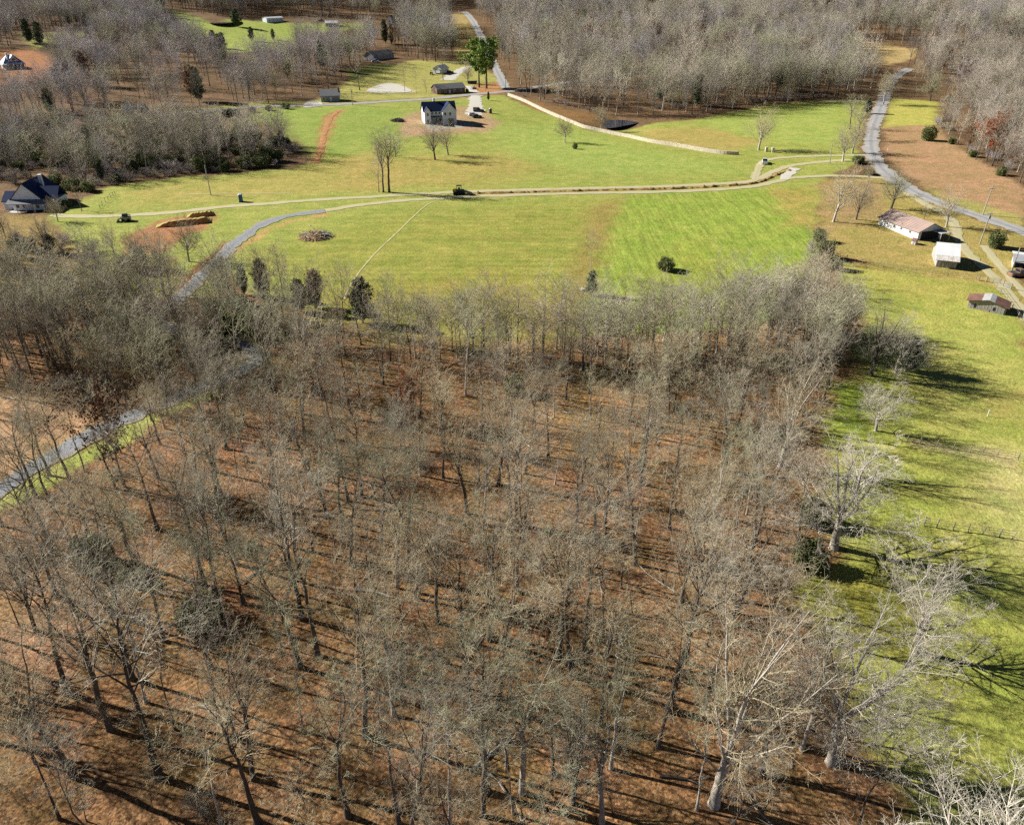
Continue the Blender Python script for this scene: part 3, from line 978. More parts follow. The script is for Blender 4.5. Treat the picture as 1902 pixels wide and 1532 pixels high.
def evergreen(seed, kind, H):
    """crown verts, quads and trunk mesh lists for an evergreen of height H"""
    g = np.random.default_rng(seed)
    if kind == 'pine':
        z = np.linspace(0, H * 0.97, 10)
        tr = np.zeros((1, 10, 3)); tr[0, :, 2] = z
        tr[0, :, 0] = np.cumsum(g.normal(0, 0.05, 10))
        rad = (0.32 * (1 - z / H) + 0.04)[None]
        l1, r1 = kids(g, tr, rad, 34, 0.34, 0.99, 1.25, 0.2, 0.20, 6, 0.10, 0.08, 0.35, lambda t: 0.5 + 1.0 * np.sin(np.clip((t - 0.3) / 0.7, 0, 1) ** 0.7 * 3.0), 0.03)
        l2, r2 = kids(g, l1, r1, 6, 0.3, 1.0, 0.7, 0.25, 0.42, 4, 0.08, 0.12, 0.6, None, 0.015)
        cen = l2[:, 1:].reshape(-1, 3)
        cen = np.repeat(cen, 11, 0)
        V, Q = leaf_tris(g, cen, 0.34, 0.28, 0.3, 2.0)
        return [(tr, rad, 8), (l1, r1, 4), (l2, r2, 3)], V, Q
    if kind == 'cedar':
        z = np.linspace(0, H * 0.95, 8)
        tr = np.zeros((1, 8, 3)); tr[0, :, 2] = z
        rad = (0.16 * (1 - z / H) + 0.02)[None]
        l1, r1 = kids(g, tr, rad, 60, 0.06, 0.98, 0.75, 0.18, 0.30, 5, 0.14, 0.08, 0.4, lambda t: np.clip(1.35 * (1 - t) ** 0.75 + 0.14, 0, 1.1) * np.clip(t * 6 + 0.5, 0, 1), 0.015)
        cen = l1[:, 1:].reshape(-1, 3)
        cen = np.repeat(cen, 34, 0)
        V, Q = leaf_tris(g, cen, 0.19, 0.24, 1.0, 2.0)
        return [(tr, rad, 6), (l1, r1, 3)], V, Q
    # round shrub: several stems, leaves all over
    n = 9
    az = np.linspace(0, 6.28, n, endpoint=False) + g.normal(0, 0.3, n)
    d = nrm(np.stack([np.cos(az) * 0.7, np.sin(az) * 0.7, np.full(n, 1.0)], 1) + g.normal(0, 0.15, (n, 3)))
    st = grow(g, d * 0.05, d, np.full(n, H * 0.95) * g.uniform(0.7, 1.05, n), 6, 0.03, 0.08)
    sr = np.repeat((np.linspace(0.06, 0.02, 6) * H / 3)[None], n, 0)
    l1, r1 = kids(g, st, sr, 9, 0.15, 1.0, 0.85, 0.25, 0.5, 5, 0.04, 0.12, 0.6, None, 0.012)
    cen = l1[:, 1:].reshape(-1, 3)
    if kind == 'brush':
        l2, r2 = kids(g, l1, r1, 7, 0.1, 1.0, 0.8, 0.25, 0.5, 4, 0.03, 0.16, 0.6, None, 0.010)
        l3, r3 = kids(g, l2, r2, 4, 0.1, 1.0, 0.8, 0.25, 0.5, 3, 0.03, 0.16, 0.6, None, 0.010)
        return [(st, sr, 5), (l1, r1, 3), (l2, r2, 3), (l3, r3, 3)], None, None
    cen = np.repeat(cen, 40, 0)
    V, Q = leaf_tris(g, cen, 0.055 * H, 0.11 * H, 0.2, 1.5)
    return [(st, sr, 5), (l1, r1, 3)], V, Q


# ------------------------------------------------------------------ tree prototypes
PROTO = {}


def proto(key, form, n, H, r0, mt, mcs, seed, fine=2, tw=0.010):
    PROTO[key] = []
    for i in range(n):
        lv = skeleton(seed + i * 13, H, r0, form, fine, tw)
        t, c = tree_meshes(key, lv, M[mt[i % len(mt)]], M[mcs[i % len(mcs)]])
        PROTO[key].append((t, c, H))


proto('forest', 'forest', 5, 20.0, 0.26, ['bark'], ['twig_grey', 'twig_tan', 'twig_lichen', 'twig_tan', 'twig_grey', 'twig_tan'], 100, 2, 0.0076)
proto('fork', 'fork', 3, 18.0, 0.25, ['bark', 'bark', 'bark_pale'], ['twig_tan', 'twig_grey', 'twig_lichen'], 230, 2, 0.0076)
proto('slim', 'slim', 3, 16.0, 0.13, ['bark', 'bark_pale'], ['twig_tan', 'twig_lichen', 'twig_grey'], 300, 2, 0.0085)
proto('oak', 'oak', 3, 18.0, 0.38, ['bark_pale'], ['twig_pale'], 404, 2, 0.0105)
proto('vase', 'vase', 2, 17.0, 0.34, ['bark', 'bark_pale'], ['twig_grey', 'twig_tan'], 512, 2, 0.009)
proto('oak_far', 'oak', 3, 18.0, 0.46, ['bark', 'bark_pale'], ['twig_grey', 'twig_tan', 'twig_lichen'], 404, 2, 0.015)
proto('vase_far', 'vase', 3, 17.0, 0.34, ['bark', 'bark_pale'], ['twig_grey', 'twig_tan', 'twig_grey'], 512, 2, 0.015)
proto('fork_far', 'fork', 3, 18.0, 0.25, ['bark'], ['twig_tan', 'twig_grey', 'twig_lichen'], 230, 2, 0.015)
proto('small', 'sapling', 2, 7.0, 0.09, ['bark'], ['twig_tan', 'twig_purple'], 600, 1, 0.010)


def leafy(key, base, mat, n_leaf, seed):
    """a bare tree that kept its dry leaves"""
    g = np.random.default_rng(seed)
    lv = skeleton(seed, 14.0, 0.2, base, 1, 0.012)
    t, c = tree_meshes(key, lv, M['bark'], M['twig_tan'])
    cen = np.concatenate([lv[2][0].reshape(-1, 3), lv[3][0].reshape(-1, 3)])
    cen = cen[g.integers(0, len(cen), n_leaf)]
    V, Q = leaf_tris(g, cen, 0.24, 0.22, 0, 1.4)
    PROTO[key] = [(t, c, 14.0, np_mesh('leaves', V, [Q], M[mat]))]


leafy('rust', 'far', 'leaf_rust', 5200, 701)
leafy('brown', 'far', 'leaf_brown', 2600, 733)
EVER = {}


def ever_proto(key, kind, n, H, mt, mc, seed):
    EVER[key] = []
    for i in range(n):
        lst, V, Q = evergreen(seed + i, kind, H)
        if V is None:
            a = tubes(lst[:2]); b = tubes(lst[2:])
            EVER[key].append((np_mesh('stem', a[0], [a[1]], M[mt]), np_mesh('crown', b[0], [b[1]], M[mc]), H))
        else:
            a = tubes(lst)
            EVER[key].append((np_mesh('trunk', a[0], [a[1]], M[mt]), np_mesh('crown', V, [Q], M[mc]), H))


ever_proto('pine', 'pine', 2, 20.0, 'bark', 'needle', 800)
ever_proto('cedar', 'cedar', 3, 8.0, 'bark', 'cedar', 820)
ever_proto('shrub', 'shrub', 3, 3.0, 'bark', 'privet', 840)
ever_proto('brush', 'brush', 2, 3.0, 'bark', 'twig_purple', 860)


def place(name, pr, base, Ht, rz, label, cat, group=None, wide=1.0, lean=(0, 0)):
    s = Ht / pr[2]
    o = empty(name, (base.x, base.y, base.z - 0.08), 0.0, label, cat, group)
    o.rotation_euler = (lean[0], lean[1], rz)
    o.scale = (s * wide, s * wide, s)
    link('trunk', pr[0], o)
    link('crown', pr[1], o)
    if len(pr) > 3:
        link('leaves', pr[3], o)
    return o


# ------------------------------------------------------------------ trees one can tell apart
SINGLE = [  # base px, top row, prototype, width, label
    (1548, 1018, 788, 'oak', 0, 1.4, "broad pale bare oak over the fence end at the pasture edge"),
    (1542, 1416, 1118, 'oak', 1, 1.02, "spreading pale bare oak with thick trunk at the wood's lower corner"),
    (1326, 1494, 1040, 'vase', 1, 0.85, "tall pale bare tree with upswept limbs left of the corner oak"),
    (1702, 1212, 1040, 'oak', 2, 1.3, "gnarled round bare oak standing alone in the green pasture"),
    (1742, 1790, 1415, 'oak', 0, 1.1, "pale bare tree top rising from below the picture's lower edge"),
    (1617, 698, 548, 'vase', 0, 1.3, "dark bare tree casting a long shadow into the pasture"),
    (1664, 692, 580, 'oak', 2, 1.25, "grey spreading tree beside the dark evergreen in the pasture"),
    (1626, 800, 706, 'oak', 1, 1.25, "small grey bare tree above the broad pasture oak"),
    (1449, 866, 635, 'vase', 1, 0.95, "tall tan bare tree at the wood's right edge below the field"),
    (762, 1072, 832, 'forest', 2, 1.5, "big lichen-grey bare tree in the middle of the wood"),
    (672, 922, 712, 'forest', 0, 1.0, "straight dark bare tree with a rounded grey crown left of mid wood"),
    (744, 828, 720, 'oak', 1, 0.75, "pale low-branching bare tree beside the reddish sapling"),
    (910, 846, 712, 'forest', 3, 1.05, "forked pale bare tree above the sunlit leaf patch"),
    (876, 1316, 1095, 'forest', 1, 1.0, "dark-trunked bare tree with a pale limb in the lower wood"),
    (1027, 1437, 1235, 'forest', 3, 1.0, "bare tree with a bright bushy crown in the lower middle wood"),
    (296, 1442, 1040, 'forest', 4, 1.0, "thick leaning-looking dark trunk in the lower left wood"),
    (98, 1028, 770, 'forest', 0, 1.0, "tall dark bare tree beside the grassy verge of the gravel lane"),
    (293, 984, 775, 'forest', 4, 1.1, "dark bare tree right of the brown-leaved tree in the left wood"),
    (387, 1024, 860, 'slim', 2, 1.2, "lone dark slender tree with a forked top in the left wood"),
    (723, 357, 228, 'fork', 1, 1.25, "tall bare tree beside the dirt track in the meadow"),
    (712, 357, 238, 'fork', 0, 1.1, "slimmer bare tree touching the tall one by the dirt track"),
    (704, 357, 300, 'small', 1, 1.2, "low twiggy tree at the foot of the tall trackside pair"),
    (808, 297, 218, 'vase', 0, 1.25, "dark bare tree in the meadow below the new house"),
    (832, 288, 222, 'vase', 1, 1.35, "grey bare tree just behind the dark one below the new house"),
    (1049, 265, 214, 'oak', 1, 1.0, "lone small bare tree below the pale stone wall"),
    (1117, 241, 192, 'oak', 1, 0.9, "bare tree on the bank beside the dark pond"),
    (1409, 279, 188, 'vase', 1, 1.25, "big bare tree at the end of the stone wall"),
    (1548, 412, 294, 'vase', 1, 1.1, "large pale bare tree at the meadow's right corner"),
    (1590, 408, 325, 'vase', 0, 1.15, "brownish bare tree beside the pale one at the meadow's corner"),
    (1655, 388, 303, 'oak', 2, 1.0, "dark-trunked bare tree above the long white building"),
    (1757, 422, 338, 'vase', 1, 1.15, "dense fan-shaped bare tree beside the farm drive"),
    (1716, 408, 378, 'small', 0, 1.2, "little bare tree between the long building and the fan-shaped tree"),
    (351, 486, 398, 'oak', 1, 0.95, "dark bare tree below the red diggings"),
    (306, 549, 412, 'vase', 0, 0.9, "leaning dark double-stemmed tree beside the gravel lane"),
    (318, 545, 450, 'slim', 0, 1.2, "thin dark tree right beside the double-stemmed one at the lane"),
    (92, 472, 392, 'oak', 0, 0.9, "dark bare tree below the blue-gabled house"),
    (38, 478, 405, 'vase', 0, 1.0, "bare tree nearest the picture's left edge below the gabled house"),
    (214, 478, 402, 'vase', 1, 0.95, "pale fan-shaped bare tree left of the red diggings"),
    (262, 500, 420, 'vase', 0, 1.0, "reddish twiggy tree in front of the red diggings"),
    (528, 560, 458, 'forest', 1, 1.1, "grey dense-crowned tree at the meadow's lower left edge"),
    (412, 560, 468, 'vase', 0, 0.8, "dark bare tree where the gravel lane enters the wood"),
    (1096, 512, 432, 'slim', 1, 1.2, "thin bare tree rising from the ivy-green bush in the field"),
    (800, 645, 525, 'vase', 1, 0.8, "bare tree standing clear of the wood against the yellow field"),
    (626, 640, 530, 'vase', 1, 0.75, "white-stemmed bare tree left of the pointed cedar"),
    (1480, 612, 472, 'oak', 1, 1.0, "broad grey tree at the field's lower right corner"),
    (1538, 640, 488, 'vase', 1, 1.0, "tall grey tree right of the broad one at the field corner"),
    (668, 168, 100, 'forest', 0, 1.2, "big dark bare tree left of the sand pad"),
    (752, 170, 122, 'slim', 0, 1.2, "thin dark tree at the right tip of the sand pad"),
    (773, 172, 128, 'slim', 1, 1.3, "thin grey tree in the yard right of the sand pad"),
    (823, 149, 92, 'forest', 5, 1.1, "bare tree in front of the white garage"),
    (869, 156, 108, 'oak', 0, 0.8, "spreading bare tree left of the tall pines"),
    (792, 172, 148, 'small', 0, 1.6, "bushy little tree at the left end of the brick house"),
    (1463, 190, 135, 'oak', 1, 0.9, "pale-limbed tree at the far wood's edge above the green field"),
    (1360, 204, 160, 'vase', 1, 0.9, "short pale tree at the far wood's lower edge"),
    (1727, 188, 125, 'oak', 2, 0.9, "spreading tree across the road at the right"),
    (1698, 180, 118, 'slim', 0, 1.3, "dark tree beside the far bend of the road"),
    (1565, 300, 224, 'vase', 1, 1.3, "grey bare tree at the gate end of the track"),
    (1583, 285, 206, 'vase', 1, 1.3, "second grey bare tree up the left roadside"),
    (1592, 262, 190, 'fork', 1, 1.5, "third grey bare tree up the left roadside"),
    (1578, 240, 172, 'fork', 2, 1.4, "slender bare tree near the dark roadside evergreen"),
    (1640, 195, 120, 'oak', 1, 0.8, "round grey tree where the road meets the far wood"),
    (1500, 530, 455, 'vase', 1, 0.9, "bare tree above the evergreen thicket at the field's edge"),
]
SINGLE += [
    (1462, 618, 490, 'vase', 0, 1.0, "brownish tree left in the clump at the field's lower right corner"),
    (1562, 622, 505, 'oak', 2, 0.9, "leaning grey tree right in the clump at the field's lower right corner"),
    (1510, 660, 520, 'vase', 1, 0.9, "tan tree in front of the clump at the field's lower right corner"),
    (1600, 590, 560, 'small', 0, 1.6, "low twiggy bush right of the field corner clump"),
    (1612, 340, 290, 'vase', 1, 0.8, "bare tree between the two dirt tracks' road ends"),
    (150, 482, 425, 'small', 1, 1.5, "dark low tree between the two trees below the gabled house"),
    (10, 440, 385, 'vase', 0, 1.0, "bare tree in front of the gabled house's left corner"),
    (108, 412, 358, 'oak', 1, 0.8, "grey twiggy tree over the gabled house's right end"),
    (152, 392, 345, 'small', 0, 1.2, "thin bare tree on the lawn right of the gabled house"),
    (735, 292, 250, 'small', 1, 1.5, "low twiggy tree left of the pair below the new house"),
]
used = []
NAMES = {'fork': 'bare_tree', 'oak': 'oak_tree', 'forest': 'bare_tree', 'slim': 'bare_tree', 'vase': 'bare_tree', 'small': 'bare_tree'}
for bx, by, ty, key, vi, wide, lab in SINGLE:
    b = P(bx, by)
    Ht = tree_height(b, ty)
    pk = key + '_far' if (by < 660 and key + '_far' in PROTO) else key
    place(NAMES[key], PROTO[pk][vi % len(PROTO[pk])], b, Ht, random.uniform(0, 6.28), lab, 'tree', None, wide,
          (random.gauss(0, 0.03), random.gauss(0, 0.03)))
    used.append((b.x, b.y, 8.0 if (key in ('oak', 'vase') and by > 850) else 4.5))

# trees of the wood whose feet show in the photograph
FEET = [(130, 893), (161, 933), (101, 950), (158, 876), (215, 907), (296, 890), (350, 870), (341, 843), (412, 920), (441, 886), (565, 806), (488, 829),
        (417, 809), (399, 809), (498, 822), (437, 772), (373, 772), (298, 826), (278, 807), (306, 796), (262, 701), (40, 742), (128, 708), (202, 711),
        (103, 701), (582, 1024), (626, 1031), (548, 1018), (511, 933), (505, 994), (39, 1168), (67, 1171), (128, 1289), (252, 1210), (303, 1190),
        (390, 1239), (402, 1228), (559, 1239), (590, 1218), (66, 1417), (204, 1355), (326, 1355), (431, 1186), (562, 1356), (471, 1447), (481, 1528),
        (410, 1528), (111, 1521), (659, 1091), (738, 1092), (773, 1111), (719, 1205), (807, 1222), (744, 1272), (904, 1121), (926, 1313), (995, 1313),
        (1037, 1222), (1062, 1255), (1086, 1208), (1120, 1185), (1175, 1144), (1115, 1346), (1135, 1427), (1148, 1437), (1064, 1491), (970, 1471),
        (906, 1471), (901, 1484), (898, 1515), (953, 1511), (835, 1531), (741, 1531), (647, 1515), (1118, 1528), (1222, 1387), (622, 816), (768, 812),
        (822, 822), (945, 839), (953, 735), (965, 735), (921, 701), (1029, 775), (1031, 900), (1101, 849), (1108, 832), (1138, 856), (1160, 849),
        (1190, 900), (1236, 896), (1222, 893), (652, 1048), (624, 1028), (953, 1031), (972, 1021), (1069, 1004), (1105, 997), (1123, 1018), (1180, 1048),
        (896, 1048), (1051, 742), (1056, 742), (1169, 782), (704, 873), (647, 930), (1257, 858), (1278, 865), (1299, 832), (1329, 825), (1405, 829),
        (1416, 777), (1296, 1041), (1263, 1045), (1358, 1020), (1390, 1041), (1442, 885), (1477, 1041), (1327, 958), (1266, 1117), (1303, 1103),
        (1489, 1392), (1416, 1441), (1294, 1503), (1289, 1524), (600, 1640), (200, 1640), (1000, 1640), (1330, 1660)]
NEAR_WOOD = [(-90, 640), (0, 610), (120, 590), (240, 590), (300, 575), (420, 575), (520, 580), (600, 610), (700, 622), (820, 632), (900, 640), (1100, 642), (1250, 630), (1420, 606), (1490, 585),
             (1560, 625), (1555, 700), (1525, 760), (1500, 860), (1470, 960), (1440, 1050), (1430, 1200), (1470, 1330), (1600, 1450), (1560, 1720), (-300, 1720), (-200, 1100)]
CLEAR = [[(-90, 742), (190, 742), (186, 795), (120, 840), (40, 905), (-90, 960)],
         [(1290, 1240), (1500, 1240), (1500, 1480), (1360, 1420)]]
wood_w = wpoly(NEAR_WOOD)
clear_w = [wpoly(c) for c in CLEAR]


def pick_kind():
    u = random.random()
    return 'forest' if u < 0.36 else 'fork' if u < 0.54 else 'slim' if u < 0.97 else 'vase'


def wood_tree(b, key=None):
    key = key or pick_kind()
    pr = random.choice(PROTO[key])
    k = 1.0 - 0.42 * min(1.0, max(0.0, (b.y - 48) / 75.0))      # the trees get lower towards the field
    Ht = {'forest': random.uniform(17, 23), 'slim': random.uniform(11, 18), 'vase': random.uniform(15, 19), 'fork': random.uniform(14, 21)}[key] * k
    ux, uy = px_of(tuple(b))
    row = 'front' if uy > 1220 else 'middle' if uy > 930 else 'back'
    side = 'left' if ux < 480 else 'right' if ux > 1060 else 'centre'
    adj = {'forest': 'straight tall', 'fork': 'high-forking', 'slim': 'slender', 'vase': 'low-forking fan-shaped'}[key]
    lab = f"{adj} bare tree at the {row} {side} of the near leaf-strewn wood"
    place('bare_tree', pr, b, Ht, random.uniform(0, 6.28), lab, 'tree', f"{adj} trees of the near wood, {row} {side}", random.uniform(0.85, 1.15) * (0.75 if key == 'vase' else 1.0) * k ** -0.45,
          (random.gauss(0, 0.06), random.gauss(0, 0.06)))


n_wood = 0
for bx, by in FEET:
    b = P(bx, by)
    if any((b.x - x) ** 2 + (b.y - y) ** 2 < 2.0 for x, y, r in used):
        continue
    wood_tree(b)
    used.append((b.x, b.y, 3.6))
    n_wood += 1

# the rest of the near wood, nearest first; beyond the three hundredth they join the stuff
def wood_points(y0, y1, sp, keep):
    gy, gx = np.mgrid[y0:y1:sp, -150:125:sp]
    cx = (gx + rng.uniform(-0.43, 0.43, gx.shape) * sp).ravel()
    cy = (gy + rng.uniform(-0.43, 0.43, gy.shape) * sp).ravel()
    ok = inside(wood_w, cx, cy)
    for c in clear_w:
        ok &= ~inside(c, cx, cy)
    ok &= seg_dist(lane_w, cx, cy, False) > 3.0
    dens = vnoise(cx, cy, 0.06, 31) * 0.5 + 0.5
    ok &= (rng.uniform(0, 1, cx.shape) < keep * (0.55 + 0.6 * dens))
    return list(zip(cy[ok], cx[ok]))


lane_w = wpoly(LANE[:14])
cand = sorted(wood_points(30, 92, 4.0, 0.80) + wood_points(92, 220, 4.3, 0.80))
rest_near = []
for y, x in cand:
    if any((x - ux) ** 2 + (y - uy) ** 2 < r * r for ux, uy, r in used):
        continue
    used.append((x, y, 2.6))
    if n_wood < 262:
        wood_tree(Vector((x, y, float(height(x, y)))))
        n_wood += 1
    else:
        rest_near.append((x, y))
print('near wood trees', n_wood, 'rest', len(rest_near))

# ------------------------------------------------------------------ evergreens, shrubs and leafy trees
def put_ever(name, key, px, py, Ht, label, cat, wide=1.0, vi=None, group=None):
    pr = EVER[key][(vi if vi is not None else random.randrange(9)) % len(EVER[key])]
    return place(name, pr, P(px, py), Ht, random.uniform(0, 6.28), label, cat, group, wide)


put_ever('pine_tree', 'pine', 890, 163, 25.0, "sunlit green pine on the left of the tall pair by the road junction", 'pine tree', 1.2, 0)
put_ever('pine_tree', 'pine', 904, 165, 26.5, "taller darker pine on the right of the pair by the road junction", 'pine tree', 1.15, 1)
for px, py, h, w, lab in [
        (907, 187, 4.6, 0.8, "small dark cedar beside the drive opposite the pines"),
        (440, 50, 15.0, 1.35, "round dense dark green tree beside the far brown pond"),
        (399, 90, 13.0, 1.0, "dark cedar on the left edge of the far meadow clump"),
        (415, 92, 12.0, 1.0, "dark cedar right beside the far clump's edge tree"),
        (468, 77, 11.0, 0.95, "dark cedar standing before the long white trailer"),
        (508, 75, 9.0, 0.9, "shorter cedar right below the long white trailer"),
        (692, 73, 11.5, 0.95, "egg-shaped dark evergreen left of the far barns"),
        (716, 82, 19.0, 0.75, "tall dark evergreen before the far pale barns"),
        (728, 84, 16.0, 0.65, "narrow evergreen right of the tall one by the far barns"),
        (1610, 212, 8.0, 1.15, "big dark cedar on the left side of the right-hand road"),
        (455, 548, 7.5, 0.75, "narrow dark cedar by the dead brown bushes"),
        (489, 552, 9.5, 0.85, "dark-topped cedar behind a pale bare tree"),
        (560, 580, 8.0, 1.0, "squat dark cedar right of the grey dense-crowned tree"),
        (587, 572, 9.0, 0.95, "cedar half brown and half green at the meadow's lower edge"),
        (674, 600, 10.5, 1.05, "big pointed grey-green cedar at the foot of the straw path"),
        (190, 335, 8.5, 0.7, "dark upright cedar at the edge of the left wood"),
        (1688, 690, 7.0, 1.15, "dark broad evergreen behind the pasture trees"),
        (1098, 548, 6.0, 1.1, "ivy-green bushy evergreen at the field's lower edge"),
        (525, 280, 8.5, 0.8, "dark cedar where the left wood meets the meadow"),
        (95, 470, 5.5, 1.5, "dark evergreen under the bare tree below the gabled house"),
        (45, 480, 5.5, 1.5, "dark evergreen near the left edge below the gabled house")]:
    put_ever('cedar_tree', 'cedar', px, py, h * 0.92, lab, 'cedar', w)
for px, py, h, w, lab in [
        (1237, 502, 3.2, 1.5, "lone dark oval bush in the striped field"),
        (1528, 478, 4.6, 1.3, "big evergreen thicket at the field's right edge"),
        (1520, 448, 3.6, 1.2, "upper bush of the thicket at the field's right edge"),
        (1548, 500, 3.8, 1.2, "lower dark bush of the thicket at the field's right edge"),
        (1846, 460, 4.6, 1.2, "round green bush beside the wooden utility pole"),
        (1724, 262, 6.5, 1.2, "bright round bush at the tip of the right wood"),
        (1592, 304, 3.4, 1.5, "dark green bush where the tracks meet the road"),
        (1614, 325, 2.4, 2.2, "low brown-green bush patch beside the road bend"),
        (182, 1052, 5.5, 1.1, "dark green holly among the left wood's trunks"),
        (1500, 1052, 4.0, 1.2, "dark evergreen bush at the foot of the broad pasture oak"),
        (1508, 972, 4.2, 1.2, "evergreen bush left of the broad pasture oak"),
        (1068, 277, 2.6, 0.9, "small brown-tinged bush beside the lone tree below the stone wall"),
        (372, 1160, 3.4, 1.8, "dark tangled bush in the lower left wood"),
        (955, 730, 3.4, 1.3, "dark green bush in the upper middle of the wood"),
        (100, 350, 4.6, 1.9, "light green shrub behind the gabled house"),
        (135, 352, 4.2, 1.7, "second light green shrub right of the gabled house"),
        (165, 356, 3.6, 1.6, "darker shrub at the right end behind the gabled house"),
        (125, 384, 2.4, 1.6, "low dark shrub beside the gabled house's corner"),
        (425, 216, 3.6, 2.2, "pale green shrub in the hedge below the upper road"),
        (385, 222, 3.6, 2.0, "dark green shrub left in the hedge below the upper road"),
        (355, 224, 3.4, 1.9, "leftmost shrub in the hedge below the upper road"),
        (532, 203, 3.0, 1.6, "dark bush at the right end of the roadside hedge"),
        (500, 206, 2.6, 1.6, "bush second from the right end of the roadside hedge"),
        (470, 209, 2.6, 1.6, "bush in the middle of the roadside hedge"),
        (440, 214, 2.8, 1.6, "bush right of the pale one in the roadside hedge"),
        (455, 312, 4.5, 1.5, "olive bush at the left wood's meadow edge"),
        (490, 310, 5.0, 1.5, "large olive bush at the left wood's right corner"),
        (515, 300, 4.5, 1.4, "dark bush at the very right corner of the left wood"),
        (420, 318, 3.6, 1.5, "greyish bush in the left wood's edge above the meadow"),
        (868, 172, 2.2, 1.2, "dark shrub in front of the brick house"),
        (1762, 190, 3.6, 1.3, "small green bush at the edge of the right-hand lawn"),
        (1768, 268, 3.0, 1.3, "bush second along the right wood's edge"),
        (1806, 292, 3.0, 1.4, "olive bush midway along the right wood's edge"),
        (1858, 326, 3.2, 1.4, "olive bush low along the right wood's edge")]:
    put_ever('bush', 'shrub', px, py, h * 0.84, lab, 'bush', w * 0.62)
for px, py, h, key, w, lab in [
        (232, 905, 13.5, 'brown', 1.0, "brown-leaved tree beside the gravel lane's grass verge"),
        (765, 785, 8.0, 'rust', 0.8, "reddish leafy sapling in the upper left of the wood"),
        (1205, 42, 22.0, 'rust', 1.3, "orange-leaved tree on the far wooded hill"),
        (1098, 108, 17.0, 'rust', 1.2, "small orange tree in the far wood above the pond"),
        (1832, 300, 14.0, 'rust', 1.1, "orange-leaved tree in the right wood"),
        (1795, 285, 9.0, 'brown', 1.2, "brown-leaved tree at the right wood's edge"),
        (105, 540, 5.0, 'rust', 1.4, "rust-red shrub below the dark trees at the left"),
        (1352, 115, 14.0, 'brown', 1.2, "brown-leaved tree in the middle of the far right wood"),
        (590, 575, 7.5, 'brown', 0.9, "brown dead-leaved tree beside the half-brown cedar"),
        (735, 95, 15.0, 'brown', 0.7, "brown narrow tree below the far barns")]:
    place('leafy_tree', PROTO[key][0], P(px, py), h, random.uniform(0, 6.28), lab, 'tree', None, w)

# ------------------------------------------------------------------ woods too many to count
LOD = bpy.data.collections.new('wood_sources')


def lod(name, form, H, r0, mt, mc, seed, fine=1, tw=0.028):
    lv = skeleton(seed, H, r0, form, fine, tw)
    o = bpy.data.objects.new(name, tree_meshes(name, lv, M[mt], M[mc], True))
    LOD.objects.link(o)


for i, (mc, mt) in enumerate([('twig_grey', 'bark'), ('twig_cream', 'bark_pale'), ('twig_purple', 'bark'), ('twig_lichen', 'bark'), ('twig_cream', 'bark'), ('twig_slate', 'bark_pale')]):
    lod('a%02d_far' % i, 'far', 18.0, 0.24, mt, mc, 900 + i, 1, 0.030)
for i in range(2):                       # 6, 7: undergrowth
    lod('b%02d_sapling' % i, 'sapling', 6.0, 0.06, 'bark', ['twig_grey', 'twig_tan'][i], 940 + i, 1, 0.009)
for i in range(2):                       # 8, 9: twiggy brush
    lst, _, _ = evergreen(870 + i, 'brush', 3.0)
    a = tubes(lst)
    LOD.objects.link(bpy.data.objects.new('c%02d_brush' % i, np_mesh('brush', a[0], [a[1]], M[['twig_purple', 'twig_grey'][i]])))
for i in range(2):                       # 10, 11: evergreens
    e = EVER[['cedar', 'shrub'][i]][0]
    LOD.objects.link(bpy.data.objects.new('d%02d_evergreen' % i, e[1]))
lod('e00_mid', 'forest', 20.0, 0.24, 'bark', 'twig_grey', 960, 1, 0.017)     # 12
lod('e01_mid', 'forest', 20.0, 0.24, 'bark', 'twig_tan', 961, 1, 0.017)      # 13
lod('e02_mid', 'forest', 20.0, 0.24, 'bark_pale', 'twig_lichen', 962, 1, 0.017)


g_ = np.random.default_rng(77)
_lv = skeleton(975, 14.0, 0.18, 'far', 1, 0.03)                              # 15: kept its rusty leaves
_a = tubes([(p, r, 3) for p, r in _lv])
_c = _lv[3][0].reshape(-1, 3)
_V, _Q = leaf_tris(g_, _c[g_.integers(0, len(_c), 1500)], 0.4, 0.3, 0, 1.3)
LOD.objects.link(bpy.data.objects.new('f00_rusty', np_mesh('rusty', np.concatenate([_a[0], _V]), [np.concatenate([_a[1], _Q + len(_a[0])])], [M['bark'], M['leaf_brown']], np.concatenate([np.zeros(len(_a[1])), np.ones(len(_Q))]))))


def scatter_tree():
    ng = bpy.data.node_groups.new('scatter', 'GeometryNodeTree')
    ng.interface.new_socket('Geometry', in_out='INPUT', socket_type='NodeSocketGeometry')
    ng.interface.new_socket('Geometry', in_out='OUTPUT', socket_type='NodeSocketGeometry')
    N, L = ng.nodes, ng.links
    gi, go = N.new('NodeGroupInput'), N.new('NodeGroupOutput')
    ci = N.new('GeometryNodeCollectionInfo')
    ci.inputs['Collection'].default_value = LOD
    ci.inputs['Separate Children'].default_value = True
    ci.inputs['Reset Children'].default_value = True
    ip = N.new('GeometryNodeInstanceOnPoints')
    ip.inputs['Pick Instance'].default_value = True

    def attr(nm, ty):
        a = N.new('GeometryNodeInputNamedAttribute')
        a.data_type = ty
        a.inputs['Name'].default_value = nm
        return a.outputs[0]
    L.new(gi.outputs[0], ip.inputs['Points'])
    L.new(ci.outputs[0], ip.inputs['Instance'])
    L.new(attr('variant', 'INT'), ip.inputs['Instance Index'])
    er = N.new('FunctionNodeEulerToRotation')
    L.new(attr('spin', 'FLOAT_VECTOR'), er.inputs[0])
    L.new(er.outputs[0], ip.inputs['Rotation'])
    L.new(attr('size', 'FLOAT_VECTOR'), ip.inputs['Scale'])
    L.new(ip.outputs[0], go.inputs[0])
    return ng


SCATTER = scatter_tree()


